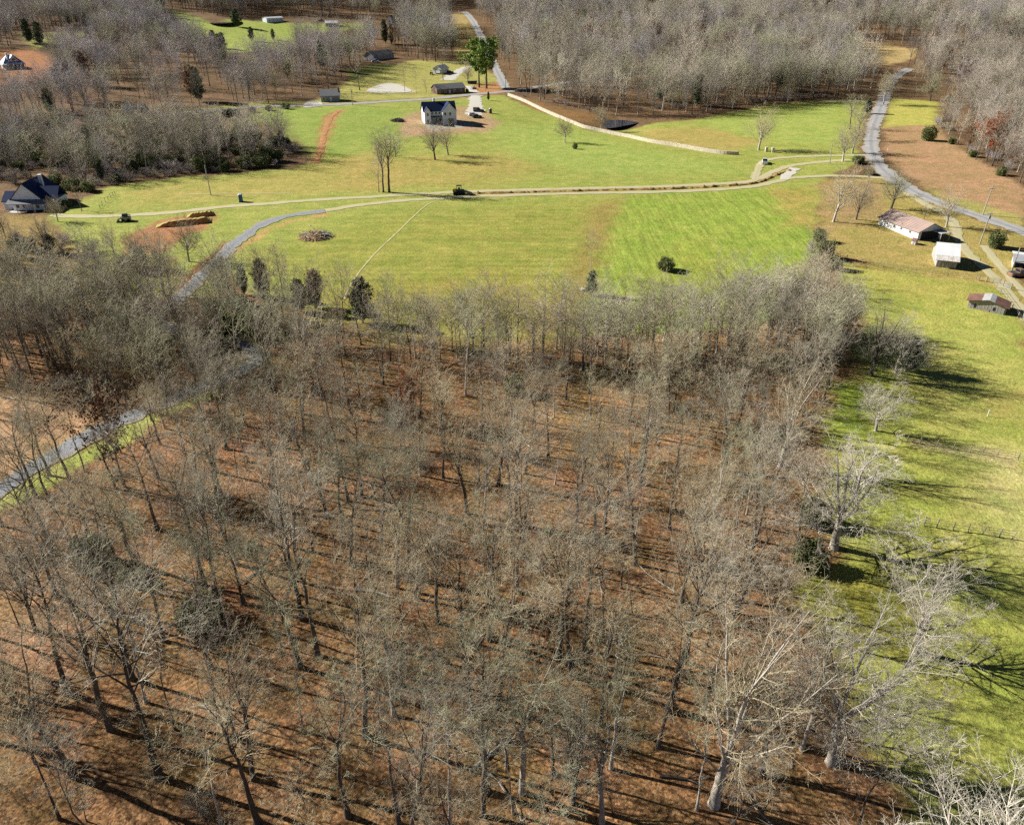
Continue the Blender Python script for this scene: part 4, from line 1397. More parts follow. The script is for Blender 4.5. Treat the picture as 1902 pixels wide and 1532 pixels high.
def stuff(name, xy, variants, smin, smax, label, cat, sink=0.1, wide=(0.85, 1.2)):
    xy = np.asarray(xy, float)
    n = len(xy)
    if not n:
        return
    z = height(xy[:, 0], xy[:, 1]) - sink
    me = bpy.data.meshes.new(name)
    me.vertices.add(n)
    me.vertices.foreach_set("co", np.concatenate([xy, z[:, None]], 1).astype(np.float32).ravel())
    g = np.random.default_rng(n)
    a = me.attributes.new('variant', 'INT', 'POINT')
    nv = len(variants)                     # kinds grow in drifts
    pick = ((0.5 + 0.5 * vnoise(xy[:, 0], xy[:, 1], 0.018, 71)) * nv * 1.3 + g.uniform(0, 0.75 * nv, n)).astype(int) % nv
    a.data.foreach_set("value", np.array(variants)[pick].astype(np.int32))
    a = me.attributes.new('spin', 'FLOAT_VECTOR', 'POINT')
    a.data.foreach_set("vector", np.stack([g.normal(0, 0.04, n), g.normal(0, 0.04, n), g.uniform(0, 6.28, n)], 1).astype(np.float32).ravel())
    s = g.uniform(smin, smax, n)
    w = s * g.uniform(*wide, n)
    a = me.attributes.new('size', 'FLOAT_VECTOR', 'POINT')
    a.data.foreach_set("vector", np.stack([w, w, s], 1).astype(np.float32).ravel())
    o = link(name, me)
    md = o.modifiers.new('scatter', 'NODES')
    md.node_group = SCATTER
    return tag(o, label, cat, None, 'stuff')


def fill(polys, sp, holes=(), roads=(), keep=1.0, jit=0.42, pool=None):
    out = []
    for p in polys:
        w = wpoly(p)
        lo, hi = w.min(0), w.max(0)
        gx, gy = np.meshgrid(np.arange(lo[0], hi[0], sp), np.arange(lo[1], hi[1], sp))
        gx = (gx + rng.uniform(-jit, jit, gx.shape) * sp).ravel()
        gy = (gy + rng.uniform(-jit, jit, gy.shape) * sp).ravel()
        k = inside(w, gx, gy)
        for h in holes:
            k &= ~inside(wpoly(h), gx, gy)
        for r, wd in roads:
            k &= seg_dist(wpoly(r), gx, gy, False) > wd
        k &= rng.uniform(0, 1, gx.shape) < keep * (0.72 + 0.6 * vnoise(gx, gy, 0.03, 44) + 0.25 * vnoise(gx, gy, 0.1, 45))
        # nothing far outside what the camera can see
        k &= np.abs(gx) < 0.70 * (0.866 * gy + 31) + 45
        out.append(np.stack([gx[k], gy[k]], 1))
    return np.concatenate(out)


ROADS = [([(180, 232), (330, 212), (430, 203), (560, 197), (720, 189), (880, 176), (945, 170), (1080, 150), (1260, 122)], 7.0),
         ([(940, 166), (922, 130), (896, 75), (874, 34), (862, 22)], 7.0),
         ([(1690, 128), (1648, 165), (1630, 215), (1618, 270), (1650, 325), (1740, 375), (1860, 416)], 7.0)]
FARV = [0, 1, 2, 3, 4, 5]
stuff('slope_woods', fill([[(-150, -25), (330, -25), (325, 18), (300, 45), (395, 75), (420, 102), (540, 94), (560, 64), (640, 60), (690, 62), (702, 96), (690, 118), (640, 135),
                           (620, 170), (590, 178), (480, 195), (320, 208), (180, 224), (-150, 240)]], 7.0,
                         [[(-60, 92), (66, 90), (125, 112), (112, 165), (80, 200), (-60, 210)], [(30, 60), (170, 56), (175, 92), (40, 104)], [(210, 188), (275, 186), (290, 224), (215, 226)],
                          [(300, 18), (400, 47), (700, 42), (700, 80), (560, 92), (545, 116), (420, 126), (390, 98), (330, 76)]], ROADS),
      sorted([5, 2, 2, 5, 2, 0, 3] * 6) + [15], 0.5, 1.1, "grey-purple bare woods climbing the far slope at the upper left", 'woods')
stuff('ridge_woods', fill([[(330, -28), (866, -28), (838, 20), (760, 30), (690, 38), (520, 27), (450, 30), (400, 33), (330, 14)],
                           [(735, 60), (830, 40), (848, 105), (800, 118), (740, 100)]], 6.5, [], ROADS),
      sorted([0, 2, 5, 0, 3] * 6), 0.65, 1.25, "tall bare tree belt behind the far meadow and trailers", 'woods')
stuff('creek_woods', fill([[(-150, 268), (180, 262), (330, 256), (430, 260), (520, 268), (556, 282), (545, 302), (430, 316), (330, 328), (210, 342), (110, 345), (-150, 330)]], 5.6, [], ROADS, 0.9),
      [0, 1, 2, 3, 5, 14, 12], 0.45, 0.88, "dense dark bare woods between the upper road and the left meadow", 'woods')
stuff('hill_woods', fill([[(868, -28), (2060, -28), (2060, 95), (1722, 98), (1705, 88), (1595, 70), (1570, 95), (1605, 125), (1640, 150), (1600, 178), (1550, 184), (1420, 194), (1300, 214),
                           (1200, 218), (1110, 212), (1000, 192), (955, 168), (940, 140), (912, 60), (880, 25)]], 6.6, [[(1590, 70), (1708, 88), (1700, 110), (1650, 124), (1598, 114)]], ROADS),
      sorted([1, 4, 1, 4, 3, 0, 5] * 8) + [15, 15], 0.5, 1.2, "wide tan-grey bare woods over the far right hill", 'woods')
stuff('roadside_woods', fill([[(1668, 140), (1705, 106), (1730, 104), (2060, 100), (2060, 405), (1905, 362), (1795, 288), (1738, 236), (1790, 192), (1690, 176)]], 6.2, [], ROADS),
      sorted([1, 4, 4, 1, 0, 2] * 5) + [15, 15], 0.45, 1.05, "tan bare woods along the right edge beyond the brown field", 'woods')
stuff('wood_trees', [(x, y + 0.0) for x, y in rest_near], [12, 13, 14, 12, 13, 1, 3], 0.56, 0.80, "farther bare trees of the near wood closing against the green field", 'woods', wide=(0.8, 1.1))
lane_side = fill([[(60, 690), (260, 640), (470, 620), (560, 660), (560, 730), (400, 770), (230, 800), (200, 740), (60, 735)], [(-60, 590), (300, 590), (300, 640), (-60, 735)], [(280, 575), (440, 580), (560, 640), (520, 700), (400, 690), (300, 640)]], 4.4, [], [(LANE[:14], 2.0)], 0.8)
stuff('lane_trees', lane_side, [12, 13, 14, 12, 0, 3], 0.6, 0.95, "bare trees crowding both sides of the gravel lane's hidden stretch", 'woods', wide=(0.8, 1.1))
scrub = fill([[(-60, 440), (120, 440), (230, 480), (330, 500), (340, 540), (200, 560), (-60, 560)], [(470, 545), (520, 560), (640, 600), (820, 630), (820, 645), (600, 615), (440, 580)], [(1500, 440), (1540, 470), (1570, 560), (1560, 640), (1520, 600), (1490, 530)]], 5.0, [], [], 0.8)
stuff('scrub', scrub, [8, 9, 7, 7, 6, 11], 0.5, 1.5, "bare scrub and thickets along the meadow's lower corners", 'scrub')
edge = fill([[(690, 612), (820, 630), (900, 638), (1100, 640), (1250, 628), (1420, 604), (1500, 584), (1560, 622), (1545, 680), (1420, 660), (1250, 690), (1100, 700), (900, 700), (760, 680)]], 3.5, [], [], 1.3)
stuff('field_edge_trees', edge, [14, 3, 4, 1, 0], 0.42, 0.68, "pale bushy bare trees lining the wood against the green field", 'woods', wide=(1.1, 1.5))
# undergrowth of the near wood and of the creek wood
und = fill([NEAR_WOOD], 4.4, CLEAR, [(LANE[:14], 3.0)], 0.36)
und = np.array([p for p in und if all((p[0] - x) ** 2 + (p[1] - y) ** 2 > (r * 0.7) ** 2 for x, y, r in used if r > 5)])
stuff('undergrowth', und, [6, 7, 6, 7, 7, 9], 0.3, 1.1, "thin bare saplings and brush on the near wood's leaf floor", 'undergrowth')
cr = fill([[(-150, 258), (330, 246), (430, 246), (520, 256), (552, 278), (540, 305), (430, 320), (330, 331), (210, 346), (110, 350), (-150, 335)],
           [(-60, 545), (240, 580), (430, 572), (600, 612), (640, 640), (300, 640), (-60, 620)]], 3.6, [], ROADS, 0.6)
stuff('brush', cr, [8, 9, 8, 7, 11], 0.7, 1.6, "tangled grey brush along the left wood edges", 'brush')
gr = fill([[(-150, 252), (330, 232), (430, 240), (520, 262), (540, 300), (430, 314), (330, 326), (110, 345), (-150, 332)]], 10, [], ROADS, 0.5)
stuff('wood_evergreens', gr, [10, 11, 11], 0.5, 1.2, "scattered dark evergreens inside the creek woods", 'evergreens')
fe = fill([[(-150, -25), (330, -25), (325, 18), (300, 45), (395, 75), (420, 130), (690, 118), (590, 178), (320, 208), (-150, 240)], [(868, -28), (2060, -28), (2060, 95), (1722, 98), (1595, 70), (1640, 150), (1420, 190), (1110, 208), (955, 164), (912, 60)]], 42, [[(-60, 92), (66, 90), (125, 112), (112, 165), (80, 200), (-60, 210)]], ROADS, 0.7)
stuff('hill_evergreens', fe, [10], 1.3, 2.1, "dark evergreens scattered through the far bare woods", 'evergreens')
he = fill([[(1742, 200), (1770, 240), (1905, 330), (1905, 350), (1795, 278), (1738, 232)], [(960, 178), (1110, 212), (1420, 192), (1550, 183), (1545, 178), (1420, 186), (1110, 206)]], 4.0, [], ROADS, 0.7)
stuff('edge_brush', he, [8, 9, 7, 8], 0.6, 1.2, "low brush along the edges of the far woods", 'brush')


# ------------------------------------------------------------------ buildings
def site(pa, pb):
    """base line of a front wall, left to right: origin, angle, length"""
    a, b = P(*pa), P(*pb)
    d = b - a
    L = math.hypot(d.x, d.y)
    z = min(a.z, b.z)
    return Vector((a.x, a.y, z)), math.atan2(d.y, d.x), L


def wall_block(x0, x1, y0, y1, h, low=-0.8):
    return MB().box(x0, x1, y0, y1, low, h)


def gable_roof(x0, x1, y0, y1, eave, rise, axis='x', over=0.45, th=0.18):
    """two sloping slabs"""
    mb = MB()
    if axis == 'x':
        m = (y0 + y1) / 2
        k = rise / (m - y0)
        a = [(y0 - over, eave - over * k), (m, eave + rise), (y1 + over, eave - over * k),
             (y1 + over, eave - over * k + th), (m, eave + rise + th), (y0 - over, eave - over * k + th)]
        mb.prism(a, 'x', x0 - over, x1 + over)
    else:
        m = (x0 + x1) / 2
        k = rise / (m - x0)
        a = [(x0 - over, eave - over * k), (m, eave + rise), (x1 + over, eave - over * k),
             (x1 + over, eave - over * k + th), (m, eave + rise + th), (x0 - over, eave - over * k + th)]
        mb.prism(a, 'y', y0 - over, y1 + over)
    return mb


def gable_wall(mb, x0, x1, y0, y1, eave, rise, axis='x'):
    """the triangles that close a gable roof"""
    if axis == 'x':
        m = (y0 + y1) / 2
        for x in (x0, x1 - 0.2):
            mb.prism([(y0, eave), (y1, eave), (m, eave + rise)], 'x', x, x + 0.2)
    else:
        m = (x0 + x1) / 2
        for y in (y0, y1 - 0.2):
            mb.prism([(x0, eave), (x1, eave), (m, eave + rise)], 'y', y, y + 0.2)
    return mb


def hip_roof(x0, x1, y0, y1, eave, rise, over=0.5, inset=None):
    x0 -= over; x1 += over; y0 -= over; y1 += over
    i = inset if inset is not None else (y1 - y0) / 2
    m = (y0 + y1) / 2
    vs = [(x0, y0, eave), (x1, y0, eave), (x1, y1, eave), (x0, y1, eave), (x0 + i, m, eave + rise), (x1 - i, m, eave + rise)]
    return MB().add(vs, [(3, 2, 1, 0), (0, 1, 5, 4), (1, 2, 5), (2, 3, 4, 5), (3, 0, 4)])


def window(parent, side, c, z, w, h, at, frame='white_trim', pane='glass'):
    """side f: front wall y = at, l: x = at looking left, r: x = at looking right"""
    e = 0.05
    if side == 'f':
        f = MB().box(c - w / 2, c + w / 2, at - e, at + 0.05, z, z + h)
        g = [MB().box(c - w / 2 + 0.09, c - 0.03, at - e - 0.02, at, z + 0.09, z + h - 0.09), MB().box(c + 0.03, c + w / 2 - 0.09, at - e - 0.02, at, z + 0.09, z + h - 0.09)]
    else:
        s = -1 if side == 'l' else 1
        f = MB().box(min(at + s * e, at - s * 0.05), max(at + s * e, at - s * 0.05), c - w / 2, c + w / 2, z, z + h)
        q = sorted((at + s * (e + 0.02), at))
        g = [MB().box(q[0], q[1], c - w / 2 + 0.09, c - 0.03, z + 0.09, z + h - 0.09), MB().box(q[0], q[1], c + 0.03, c + w / 2 - 0.09, z + 0.09, z + h - 0.09)]
    o = f.build('window', M[frame], parent)
    for p in g:
        p.build('pane', M[pane], o)
    return o


def door(parent, side, c, w, h, at, mat='wood_tan', z=0.0):
    e = 0.06
    if side == 'f':
        o = MB().box(c - w / 2, c + w / 2, at - e, at + 0.05, z, z + h).build('door', M[mat], parent)
        MB().box(c + w * 0.3, c + w * 0.36, at - e - 0.06, at - e, z + h * 0.45, z + h * 0.5).build('handle', M['metal_dark'], o)
    else:
        s = -1 if side == 'l' else 1
        o = MB().box(min(at + s * e, at), max(at + s * e, at), c - w / 2, c + w / 2, z, z + h).build('door', M[mat], parent)
    return o


def new_house():
    o, a, L = site((789, 231), (848, 230))
    t = empty('new_house', o, a, "new pale two-gabled house with a dark roof on bare soil", 'house')
    h, D = 5.8, 9.0
    lw, rw = 3.0, 6.6
    w = MB().box(0, L, 1.6, D, -0.8, h)
    gable_wall(w, 0, L, 1.6, D, h, 3.4, 'x')
    w.build('wall', M['house_wrap'], t)
    gable_roof(0, L, 1.6, D, h, 3.4, 'x', 0.4).build('roof', M['roof_dark'], t)
    lwing = MB().box(0.15, lw, 0, 1.6, -0.8, h)
    gable_wall(lwing, 0.15, lw, 0, 4.0, h, 1.7, 'y')
    lwing.build('wing', M['house_wrap'], t)
    gable_roof(0.15, lw, 0.0, 4.2, h, 1.7, 'y', 0.3).build('roof', M['roof_dark'], t)
    rwing = MB().box(L - rw, L - 0.003, -0.6, 1.6, -0.8, h)
    gable_wall(rwing, L - rw, L - 0.003, -0.6, 6.0, h, 3.5, 'y')
    rwing.build('wing', M['house_wrap'], t)
    gable_roof(L - rw, L - 0.003, -0.6, 6.5, h, 3.5, 'y', 0.35).build('roof', M['roof_dark'], t)
    MB().box(5.2, 6.1, 5.6, 6.4, h + 1.0, h + 4.9).build('chimney', M['white_trim'], t)
    # porch between the wings
    MB().prism([(1.6, 3.5), (-0.3, 2.9), (-0.3, 3.05), (1.6, 3.65)], 'x', lw + 0.02, L - rw - 0.02).build('porch_roof', M['roof_grey'], t)
    for x in np.linspace(lw + 0.4, L - rw - 0.4, 4):
        MB().box(x - 0.1, x + 0.1, -0.25, -0.05, -0.6, 2.95).build('post', M['wood_tan'], t)
    MB().box(lw + 0.02, L - rw - 0.02, -0.4, 1.58, -0.7, 0.05).build('porch_floor', M['concrete'], t)
    window(t, 'f', 1.6, 3.6, 0.9, 1.5, 0)
    window(t, 'f', 1.6, 0.9, 0.9, 1.3, 0)
    for x in np.linspace(lw + 1.0, L - rw - 1.0, 3):
        window(t, 'f', x, 4.1, 1.0, 1.2, 1.6)
        window(t, 'f', x, 0.7, 1.1, 1.7, 1.6)
    window(t, 'f', L - rw + 1.3, 3.7, 1.0, 1.5, -0.6)
    window(t, 'f', L - rw + 3.6, 3.7, 1.0, 1.5, -0.6)
    door(t, 'f', L - rw + 3.9, 2.7, 2.5, -0.6, 'wood_tan', 0.05)
    for y in (3.5, 6.0):
        window(t, 'l', y, 3.5, 1.0, 1.4, 0)
        window(t, 'l', y, 0.8, 1.0, 1.4, 0)


def blue_gable_house():
    o, a, L = site((14, 396), (98, 394))
    a += R(4)
    t = empty('gabled_house', o, a, "house with a big pale gable, dark roof and white chimney at the left edge", 'house')
    gw = 9.2
    D = 15.0
    e = 3.6
    w = MB().box(1.0, 1.0 + gw, 2.2, D, -0.8, e)
    gable_wall(w, 1.0, 1.0 + gw, 2.2, D, e, 4.6, 'y')
    w.build('wall', M['pale_siding'], t)
    gable_roof(1.0, 1.0 + gw, 2.2, D, e, 4.6, 'y', 0.35).build('roof', M['roof_dark'], t)
    # cross wing to the right with its roof falling to the front
    MB().box(1.0 + gw, L, 3.0, 10.0, -0.8, e - 0.4).build('wing', M['pale_siding'], t)
    gable_roof(1.0 + gw - 2.5, L, 3.0, 10.0, e - 0.4, 3.2, 'x', 0.35).build('roof', M['roof_dark'], t)
    MB().box(-2.6, 1.0, 4.0, 11.0, -0.8, 2.6).build('wing', M['pale_siding'], t)
    gable_roof(-2.6, 3.0, 4.0, 11.0, 2.6, 2.2, 'x', 0.35).build('roof', M['roof_dark'], t)
    MB().prism([(2.2, e - 0.25), (-0.2, 2.5), (-0.2, 2.65), (2.2, e - 0.08)], 'x', 0.2, L).build('porch_roof', M['roof_grey'], t)
    for x in np.linspace(0.5, L - 0.3, 6):
        MB().box(x - 0.09, x + 0.09, -0.05, 0.13, -0.8, 2.5).build('post', M['white_trim'], t)
    MB().box(0.2, L, -0.2, 2.18, -0.7, 0.1).build('porch_floor', M['concrete'], t)
    for x in (2.4, 4.4, 8.4):
        window(t, 'f', x, 0.8, 1.0, 1.5, 2.2)
    window(t, 'f', L - 2.0, 0.8, 1.2, 1.3, 3.0)
    door(t, 'f', 6.3, 1.0, 2.1, 2.2, 'white_trim', 0.12)
    ch = MB().box(7.2, 8.1, 9.4, 10.3, e + 1.5, e + 5.6).build('chimney', M['white_trim'], t)
    MB().box(7.1, 8.2, 9.3, 10.4, e + 5.6, e + 5.75).build('cap', M['white_trim'], ch)


def blue_roof_house():
    o, a, L = site((8, 131), (50, 127))
    t = empty('farmhouse', o, a, "white porched house with a blue hipped roof on the far left clearing", 'house')
    MB().box(1.5, L - 1.0, 1.8, 11.0, -1.0, 4.0).build('wall', M['white_wall'], t)
    hip_roof(1.5, L - 1.0, 1.8, 11.0, 4.0, 4.4, 0.4, 4.0).build('roof', M['roof_blue'], t)
    g = MB().prism([(4.0, 4.3), (11.2, 4.3), (7.6, 8.4)], 'y', 2.2, 2.45)
    g.build('gable', M['white_wall'], t)
    gable_roof(4.0, 11.2, 2.3, 6.5, 4.3, 4.1, 'y', 0.4).build('roof', M['roof_blue'], t)
    window(t, 'f', 7.6, 5.2, 1.6, 1.3, 2.2)
    ch = MB().box(4.2, 5.2, 3.0, 4.0, 5.0, 9.8).build('chimney', M['white_trim'], t)
    MB().box(4.1, 5.3, 2.9, 4.1, 9.8, 9.95).build('cap', M['white_trim'], ch)
    MB().add([(-0.6, -0.4, 2.9), (L, -0.4, 2.9), (L, 1.78, 3.9), (1.48, 1.78, 3.9), (1.48, 9.0, 3.9), (-0.6, 9.0, 2.9),
              (-0.6, -0.4, 3.05), (L, -0.4, 3.05), (L, 1.78, 4.05), (1.48, 1.78, 4.05), (1.48, 9.0, 4.05), (-0.6, 9.0, 3.05)],
             [(0, 1, 2, 3), (0, 3, 4, 5), (6, 7, 8, 9), (6, 9, 10, 11), (0, 1, 7, 6), (1, 2, 8, 7), (4, 5, 11, 10), (5, 0, 6, 11)]).build('porch_roof', M['roof_white'], t)
    for x in np.linspace(-0.3, L - 0.3, 6):
        MB().box(x - 0.12, x + 0.12, -0.3, -0.06, -1.0, 2.95).build('post', M['white_trim'], t)
    MB().box(-0.6, L, -0.4, 1.78, -1.0, 0.3).build('porch_floor', M['white_trim'], t)
    for x in (3.3, 5.4, 10.2, 12.4):
        window(t, 'f', x, 1.2, 1.1, 1.7, 1.8)
    door(t, 'f', 7.8, 1.3, 2.3, 1.8, 'dark_open', 0.31)


def simple_house(name, pa, pb, D, h, rise, wall, roof, label, cat='house', axis='x', wins=(), low=-0.8, over=0.45, chimney=None, doors=()):
    o, a, L = site(pa, pb)
    t = empty(name, o, a, label, cat)
    w = MB().box(0, L, 0, D, low, h)
    gable_wall(w, 0, L, 0, D, h, rise, axis)
    w.build('wall', M[wall], t)
    gable_roof(0, L, 0, D, h, rise, axis, over).build('roof', M[roof], t)
    for s, c, z, ww, hh in wins:
        c = c * L if s == 'f' else c * D
        window(t, s, c, z, ww, hh, {'f': 0, 'l': 0, 'r': L}[s])
    for s, c, ww, hh, m in doors:
        c = c * L if s == 'f' else c * D
        door(t, s, c, ww, hh, {'f': 0, 'l': 0, 'r': L}[s], m)
    if chimney:
        x, y = chimney
        MB().box(x * L - 0.4, x * L + 0.4, y * D - 0.4, y * D + 0.4, h, h + rise + 1.1).build('chimney', M['brick'], t)
    return t, L


def long_white_building():
    t, L = simple_house('long_building', (1631, 417), (1703, 447), 8.2, 2.5, 1.8, 'white_wall', 'roof_brown',
                        "long low white building with a brown roof and an open dark end", 'building', 'x',
                        [('f', 0.22, 1.2, 0.8, 0.8), ('f', 0.4, 1.2, 0.8, 0.8), ('f', 0.58, 1.2, 0.8, 0.8), ('f', 0.8, 1.2, 0.8, 0.8)], over=0.5)
    MB().box(L - 0.12, L + 0.05, 1.0, 7.2, -0.4, 2.3).build('end_opening', M['dark_open'], t)
    MB().box(L, L + 3.2, 4.6, 8.0, 2.25, 2.4).build('porch_roof', M['roof_tin'], t)
    for y in (4.8, 7.8):
        MB().box(L + 2.9, L + 3.05, y - 0.08, y + 0.08, -0.8, 2.26).build('post', M['post'], t)
    MB().box(2.6, 2.75, -0.06, 0.0, -0.3, 2.4).build('corner_board', M['wood_grey'], t)
    for k in range(int(L / 1.0)):        # standing seams of the tin roof
        x = 0.2 + k * 1.0
        for s in (0, 1):
            y0, y1 = (-0.45, 4.08) if s == 0 else (8.65, 4.12)
            z0, z1 = 2.5 - 0.45 * 1.8 / 4.1 + 0.17, 4.3 + 0.16
            MB().add([(x, y0, z0), (x + 0.06, y0, z0), (x + 0.06, y1, z1), (x, y1, z1), (x, y0, z0 + 0.05), (x + 0.06, y0, z0 + 0.05), (x + 0.06, y1, z1 + 0.05), (x, y1, z1 + 0.05)],
                     [(0, 1, 2, 3), (4, 5, 6, 7), (0, 1, 5, 4), (1, 2, 6, 5), (2, 3, 7, 6), (3, 0, 4, 7)]).build('seam', M['roof_brown'], t)


def white_roof_barn():
    o, a, L = site((1735, 495), (1775, 500))
    t = empty('barn', o, a, "small barn with a shining white metal roof and grey plank front", 'barn')
    D = 9.5
    h = 3.6
    mid = 4.4
    MB().prism([(0, -0.6), (D, -0.6), (D, 2.2), (mid, 4.9), (0, 2.3)], 'x', 0.3, L).build('wall', M['wood_grey'], t)
    th = 0.12
    for s, (y0, z0, y1, z1, x0, mat) in enumerate([(-0.7, 1.95, mid, 5.0, -0.2, 'roof_white'), (D + 0.5, 1.95, mid, 5.0, 1.2, 'roof_white')]):
        MB().prism([(y0, z0), (y1, z1), (y1, z1 + th), (y0, z0 + th)], 'x', x0, L + 0.4).build('roof', M[mat], t)
    MB().prism([(-0.75, 1.915 + th), (0.75, 2.812 + th), (0.75, 2.842 + th), (-0.75, 1.945 + th)], 'x', -0.15, L + 0.35).build('rusty_eave', M['rust_streak'], t)
    for k in range(int((L - 0.3) / 0.45)):
        x = 0.32 + k * 0.45
        MB().box(x, x + 0.41, -0.05 - 0.02 * (k % 2), 0.0, -0.3, 2.2 + 0.04 * (k % 3)).build('plank', M['wood_grey'], t)
    MB().box(L - 0.0, L + 0.04, 3.2, 5.6, -0.4, 2.2).build('door', M['dark_open'], t)


def grey_shed():
    o, a, L = site((1796, 571), (1866, 586))
    t = empty('shed', o, a, "weathered grey plank shed with a patchy rust-red roof", 'shed')
    D = 4.0
    m = L * 0.52
    eL, eR, rg = 1.9, 1.75, 2.75
    MB().prism([(0, -0.4), (L, -0.4), (L, eR), (m, rg), (0, eL)], 'y', 0.06, D).build('wall', M['wood_grey'], t)

    def slab(xa, za, xb, zb, mat):
        th = 0.09
        MB().prism([(xa, za), (xb, zb), (xb, zb + th), (xa, za + th)], 'y', -0.5, D + 0.4).build('roof_sheet', M[mat], t)
    kL, kR = (rg - eL) / m, (rg - eR) / (L - m)

    def zl(x): return eL + kL * x + 0.03
    def zr(x): return rg - kR * (x - m) + 0.03
    slab(-0.5, zl(-0.5), m * 0.62, zl(m * 0.62), 'roof_rust')
    slab(m * 0.62, zl(m * 0.62) + 0.02, m, zl(m) + 0.02, 'roof_tin')
    slab(m, zr(m) + 0.02, m + (L - m) * 0.3, zr(m + (L - m) * 0.3) + 0.02, 'roof_tin')
    slab(m + (L - m) * 0.3, zr(m + (L - m) * 0.3), L + 0.5, zr(L + 0.5), 'roof_rust')
    n = int(L / 0.32)
    for k in range(n):
        x = k * 0.32
        top = min(eL + kL * x, rg - kR * (x - m)) - 0.12
        lo = 0.55 if 0.34 < x / L < 0.58 else -0.3
        MB().box(x, x + 0.29, -0.02 - 0.025 * (k % 2), 0.06, lo + 0.05 * ((k * 7) % 3), top).build('plank', M['wood_grey'], t)
    MB().box(L * 0.34, L * 0.58, -0.03, 0.055, -0.3, 0.55).build('straw_board', M['wood_tan'], t)
    MB().box(L * 0.16, L * 0.22, -0.09, -0.04, 0.5, 1.3).build('opening', M['dark_open'], t)
    MB().box(L * 0.66, L * 0.72, -0.09, -0.04, 0.6, 1.3).build('opening', M['dark_open'], t)


def carport():
    o, a, L = site((1880, 503), (1935, 512))
    t = empty('carport', o, a, "carport with a pale two-tone roof at the right edge", 'carport')
    MB().prism([(-0.6, 2.5), (3.4, 3.4), (3.4, 3.5), (-0.6, 2.6)], 'x', -0.6, L + 0.6).build('roof', M['grey_wall'], t)
    MB().prism([(3.4, 3.4), (8.6, 2.6), (8.6, 2.7), (3.4, 3.5)], 'x', -0.6, L + 0.6).build('roof', M['roof_white'], t)
    for x in (0, L / 2, L):
        for y in (-0.2, 8.2):
            MB().box(x - 0.07, x + 0.07, y - 0.07, y + 0.07, -0.5, 2.66).build('post', M['post'], t)
    MB().box(-0.1, 0.0, 2.5, 8.2, -0.5, 2.7).build('wall', M['white_wall'], t)


def garage():
    t, L = simple_house('garage', (804, 137), (819, 139), 10.0, 3.4, 1.7, 'white_wall', 'roof_white',
                        "white metal garage with pale green side and dark doorway", 'garage', 'y', [], over=0.3)
    MB().box(L * 0.35, L * 0.95, -0.06, 0.0, -0.3, 2.8).build('garage_door', M['dark_open'], t)
    MB().box(L * 0.42, L * 0.9, -0.1, -0.06, 0.8, 2.4).build('door_panel', M['pale_siding'], t)


new_house()
blue_gable_house()
blue_roof_house()
simple_house('ranch_house', (597, 190), (632, 189), 8.0, 3.0, 2.5, 'grey_wall', 'roof_grey', "long grey-roofed house beside the upper road", 'house', 'x',
             [('f', 0.15, 0.8, 1.1, 1.4), ('f', 0.35, 0.8, 1.1, 1.4), ('f', 0.68, 0.8, 1.1, 1.4), ('f', 0.88, 0.8, 1.1, 1.4)], chimney=(0.97, 0.3), doors=[('f', 0.52, 1.0, 2.1, 'white_trim')])
simple_house('brick_house', (812, 176), (864, 173), 8.0, 2.9, 2.1, 'brick', 'roof_grey', "low brick house with a grey roof behind bare shrubs", 'house', 'x',
             [('f', 0.1, 0.8, 1.2, 1.4), ('f', 0.3, 0.8, 1.2, 1.4), ('f', 0.62, 0.8, 1.4, 1.4), ('f', 0.85, 0.8, 1.2, 1.4)], doors=[('f', 0.45, 1.0, 2.1, 'white_trim')])
long_white_building()
white_roof_barn()
grey_shed()
carport()
garage()
simple_house('well_house', (1692, 453), (1699, 455), 1.3, 1.0, 0.45, 'white_wall', 'roof_rust', "tiny white well house at the corner of the long building", 'well house', 'x', [], over=0.12, low=-0.3,
             doors=[('f', 0.5, 0.5, 0.8, 'wood_grey')])
simple_house('trailer_home', (496, 43), (527, 40), 6.0, 3.6, 0.8, 'pale_siding', 'roof_white', "long white trailer home on the far meadow", 'trailer home', 'x',
             [('f', 0.15, 1.2, 1.6, 1.3), ('f', 0.4, 1.2, 1.6, 1.3), ('f', 0.62, 1.2, 1.6, 1.3), ('f', 0.85, 1.2, 1.6, 1.3)], doors=[('f', 0.52, 1.3, 2.3, 'white_trim')], over=0.2)
simple_house('metal_shed', (605, 50), (628, 50), 7.0, 2.9, 1.7, 'grey_wall', 'roof_white', "small white-roofed shed below the far tree belt", 'shed', 'x', [],
             doors=[('f', 0.5, 3.0, 2.4, 'dark_open')])
simple_house('barn', (719, 47), (729, 47), 9.0, 4.6, 3.0, 'pale_siding', 'roof_dark', "bluish far barn behind the tall evergreens", 'barn', 'y', [('f', 0.5, 2.4, 1.4, 1.4)])
simple_house('barn', (732, 47), (753, 46), 9.0, 4.0, 1.6, 'grey_wall', 'roof_white', "long pale-roofed far barn right of the tall evergreens", 'barn', 'x', [],
             doors=[('f', 0.4, 3.0, 2.8, 'dark_open')])
simple_house('cottage', (694, 113), (732, 108), 9.0, 3.0, 2.4, 'grey_wall', 'roof_grey', "dark low house hidden in trees above the sand pad", 'house', 'x',
             [('f', 0.2, 0.8, 1.2, 1.3), ('f', 0.5, 0.8, 1.2, 1.3), ('f', 0.8, 0.8, 1.2, 1.3)])
simple_house('cottage', (229, 222), (268, 220), 9.0, 3.0, 2.8, 'grey_wall', 'roof_grey', "grey-roofed house half hidden in the left woods", 'house', 'x',
             [('f', 0.25, 0.8, 1.3, 1.3), ('f', 0.7, 0.8, 1.3, 1.3)])


